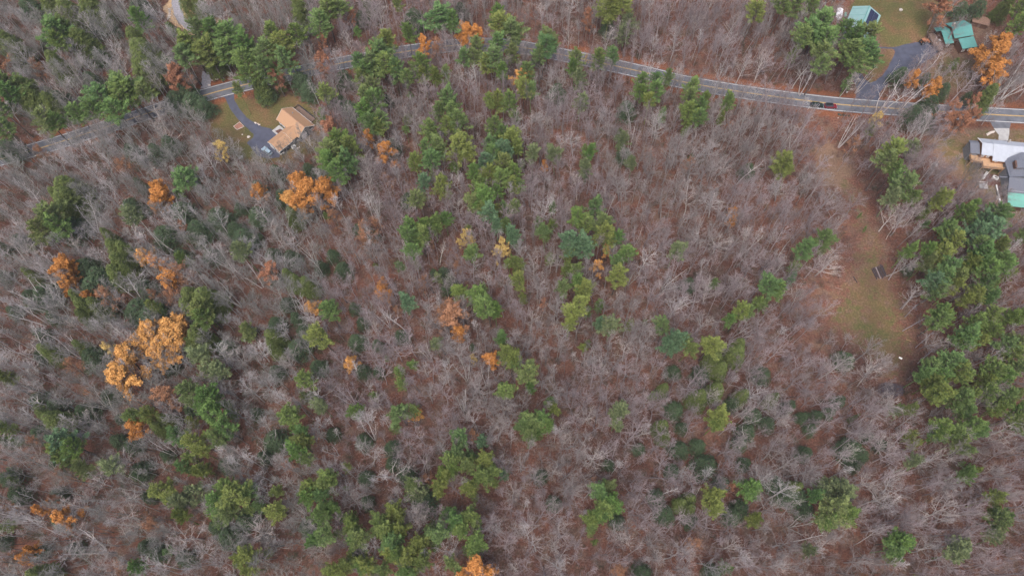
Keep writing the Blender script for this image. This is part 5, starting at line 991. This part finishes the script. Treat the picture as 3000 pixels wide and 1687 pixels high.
for x, y in zip(XX, YY):
    lw = left_wood(x, y); pole = RNG.random() < .15+.7*lw
    sh = 'pole' if pole else ('spread' if RNG.random() < .12 else 'round')
    n1 = math.sin(x*.05+1.3)*math.cos(y*.043)+.6*math.sin(x*.11+y*.09)
    v = RNG.uniform(.72, 1.25); pale = RNG.random() < (.10+.26*lw)
    if pale: c = (.42*v, .40*v, .395*v)
    elif lw > .5: c = (.275*v, .272*v, .257*v)
    else: c = (.305*v, .262*v, .268*v) if n1 > -.3 else (.295*v, .268*v, .262*v)
    hs = RNG.uniform(.72, 1.1); s = RNG.uniform(.75, 1.15)*(1.05 if pole else 1)
    if RNG.random() < .28: hs *= .6; s *= .62
    rows.append([x, y, RNG.uniform(0, 6.28), s, hs, sh, RNG.randrange(6), *c])
def on_screen(r):
    if not inframe(r[0], r[1], 10*r[4], -15): return 0
    dep = (Vector((r[0], r[1], 8))-cam.location).dot(Vector((0, math.cos(PITCH), -math.sin(PITCH))))
    return r[3]*r[4]/dep*(1.3 if r[5] == 'spread' else 1)
rows.sort(key=lambda r: -on_screen(r))
KEYS = [('round', i) for i in range(6)]+[('pole', i) for i in range(6)]+[('spread', i) for i in range(4)]
def bare_label(r):
    b = sum(r[7:10])/3; col = 'pale grey' if b > .36 else 'silvery grey' if b > .29 else 'pinkish grey' if b > .24 else 'dusky grey'
    f = {'round': 'round-crowned', 'pole': 'tall slender', 'spread': 'wide-spreading'}[r[5]]
    return where(r[0], r[1], f'{col} {f} bare tree')
used = {}
nInd = 300-nW; left = []
for i, r in enumerate(rows):
    key = (r[5], r[6] % len(PROTO[r[5]]))
    if (i < nInd-16) or (key not in used):
        o = plant('bare_tree', r[5], r[0], r[1], r[3], r[4], tuple(r[7:]), tuple(a*1.15 for a in r[7:]), bare_label(r), 'bare tree', 'leafless trees of the wood', r[6], r[2], tilt=(G(0, .045), G(0, .045)))
        used.setdefault(key, o)
    else: left.append(r)
ks = list(used)
scatter_stuff('bare_forest', [(*r[:5], ks.index((r[5], r[6] % len(PROTO[r[5]]))), *r[7:]) for r in left], [used[k] for k in ks], 'grey leafless forest standing close together all over the ground', 'bare trees', 'leafless trees of the wood')
# -------- thicket on the forest floor
shr = []
for nm, px, py in [('bare reddish shrub at the upper edge of the clearing', 2470, 620), ('bare reddish shrub right of the dark log stack', 2650, 770), ('bare brown shrub below the two cars parked on the road', 2420, 360), ('bare brown shrub by the lower left lawn corner of the tan-roofed house', 640, 430)]:
    x, y = at(px, py, 1); shr.append(plant('shrub', 'shrub', x, y, 1.4, 1.2, (.22, .15, .13), (.22, .15, .13), nm, 'shrub', 'bare shrubs', len(shr), RNG.uniform(0, 6)))
sp = 2.5; gx = np.arange(-255, 255, sp); gy = np.arange(-8, 275, sp); XX, YY = np.meshgrid(gx, gy)
XX = (XX+rg.uniform(-.5, .5, XX.shape)*sp).ravel(); YY = (YY+rg.uniform(-.5, .5, YY.shape)*sp).ravel()
ok = (np.abs(XX) < 165+YY*.36) & (dline(ROADP, XX, YY) > 4.3)
for p, mrg in ((Z_LAWN_TAN, -1), (Z_LAWN_GREEN, -1), (Z_CLEAR, -1), (DRIVE_TAN, .8), (DRIVE_GREEN, .8), (APRON, .8), (DRIVE_PALE, .8), (LANE, .8), (STUB, .8), (Z_SAND, 0), (Z_YARD_PALE, -1)): ok &= sdf(p, XX, YY) > mrg
for p, keep in ((Z_YARD_GREEN, .15), (Z_BARN_YARD, .12), (Z_TRACK, .35)): ok &= (sdf(p, XX, YY) > 0) | (rg.random(XX.shape) < keep)
for (c, r) in HOUSES: ok &= np.hypot(XX-c[0], YY-c[1]) > r*.9
XX = XX[ok]; YY = YY[ok]
U = []
for x, y in zip(XX, YY):
    v = RNG.uniform(.7, 1.25); q = RNG.random()
    c = (.21*v, .125*v, .11*v) if q < .55 else (.27*v, .21*v, .20*v) if q < .9 else (.06*v, .075*v, .045*v)
    if RNG.random() < .7*left_wood(x, y): c = (.085*v, .105*v, .062*v)
    s = RNG.uniform(.6, 1.5); U.append((x, y, RNG.uniform(0, 6.28), s, s*RNG.uniform(.6, 1.2), RNG.randrange(4), *c))
scatter_stuff('undergrowth', U, shr, 'bare twiggy thicket covering the brown forest floor', 'undergrowth', None)
print('trees', len(pines), 'bare', len(rows), 'undergrowth', len(U))
# ---------------------------------------------------------------- thin air between the drone and the wood
me = mesh('haze', *(lambda m: (m.V, m.F))(MB().box((0, 150, 119.5), (900, 800, 241))), None)
hm = bpy.data.materials.new('thin_haze'); hm.use_nodes = True; n = hm.node_tree.nodes; n.remove(n['Principled BSDF'])
pv = n.new('ShaderNodeVolumePrincipled'); pv.inputs['Color'].default_value = (.86, .89, .95, 1); pv.inputs['Density'].default_value = .00008; pv.inputs['Anisotropy'].default_value = 0
hm.node_tree.links.new(pv.outputs[0], n['Material Output'].inputs['Volume']); me.materials.append(hm)
tag(link('haze', me), kind='stuff', label='thin pale air between the camera and the wood')
S.cycles.volume_bounces = 1; S.cycles.volume_max_steps = 16
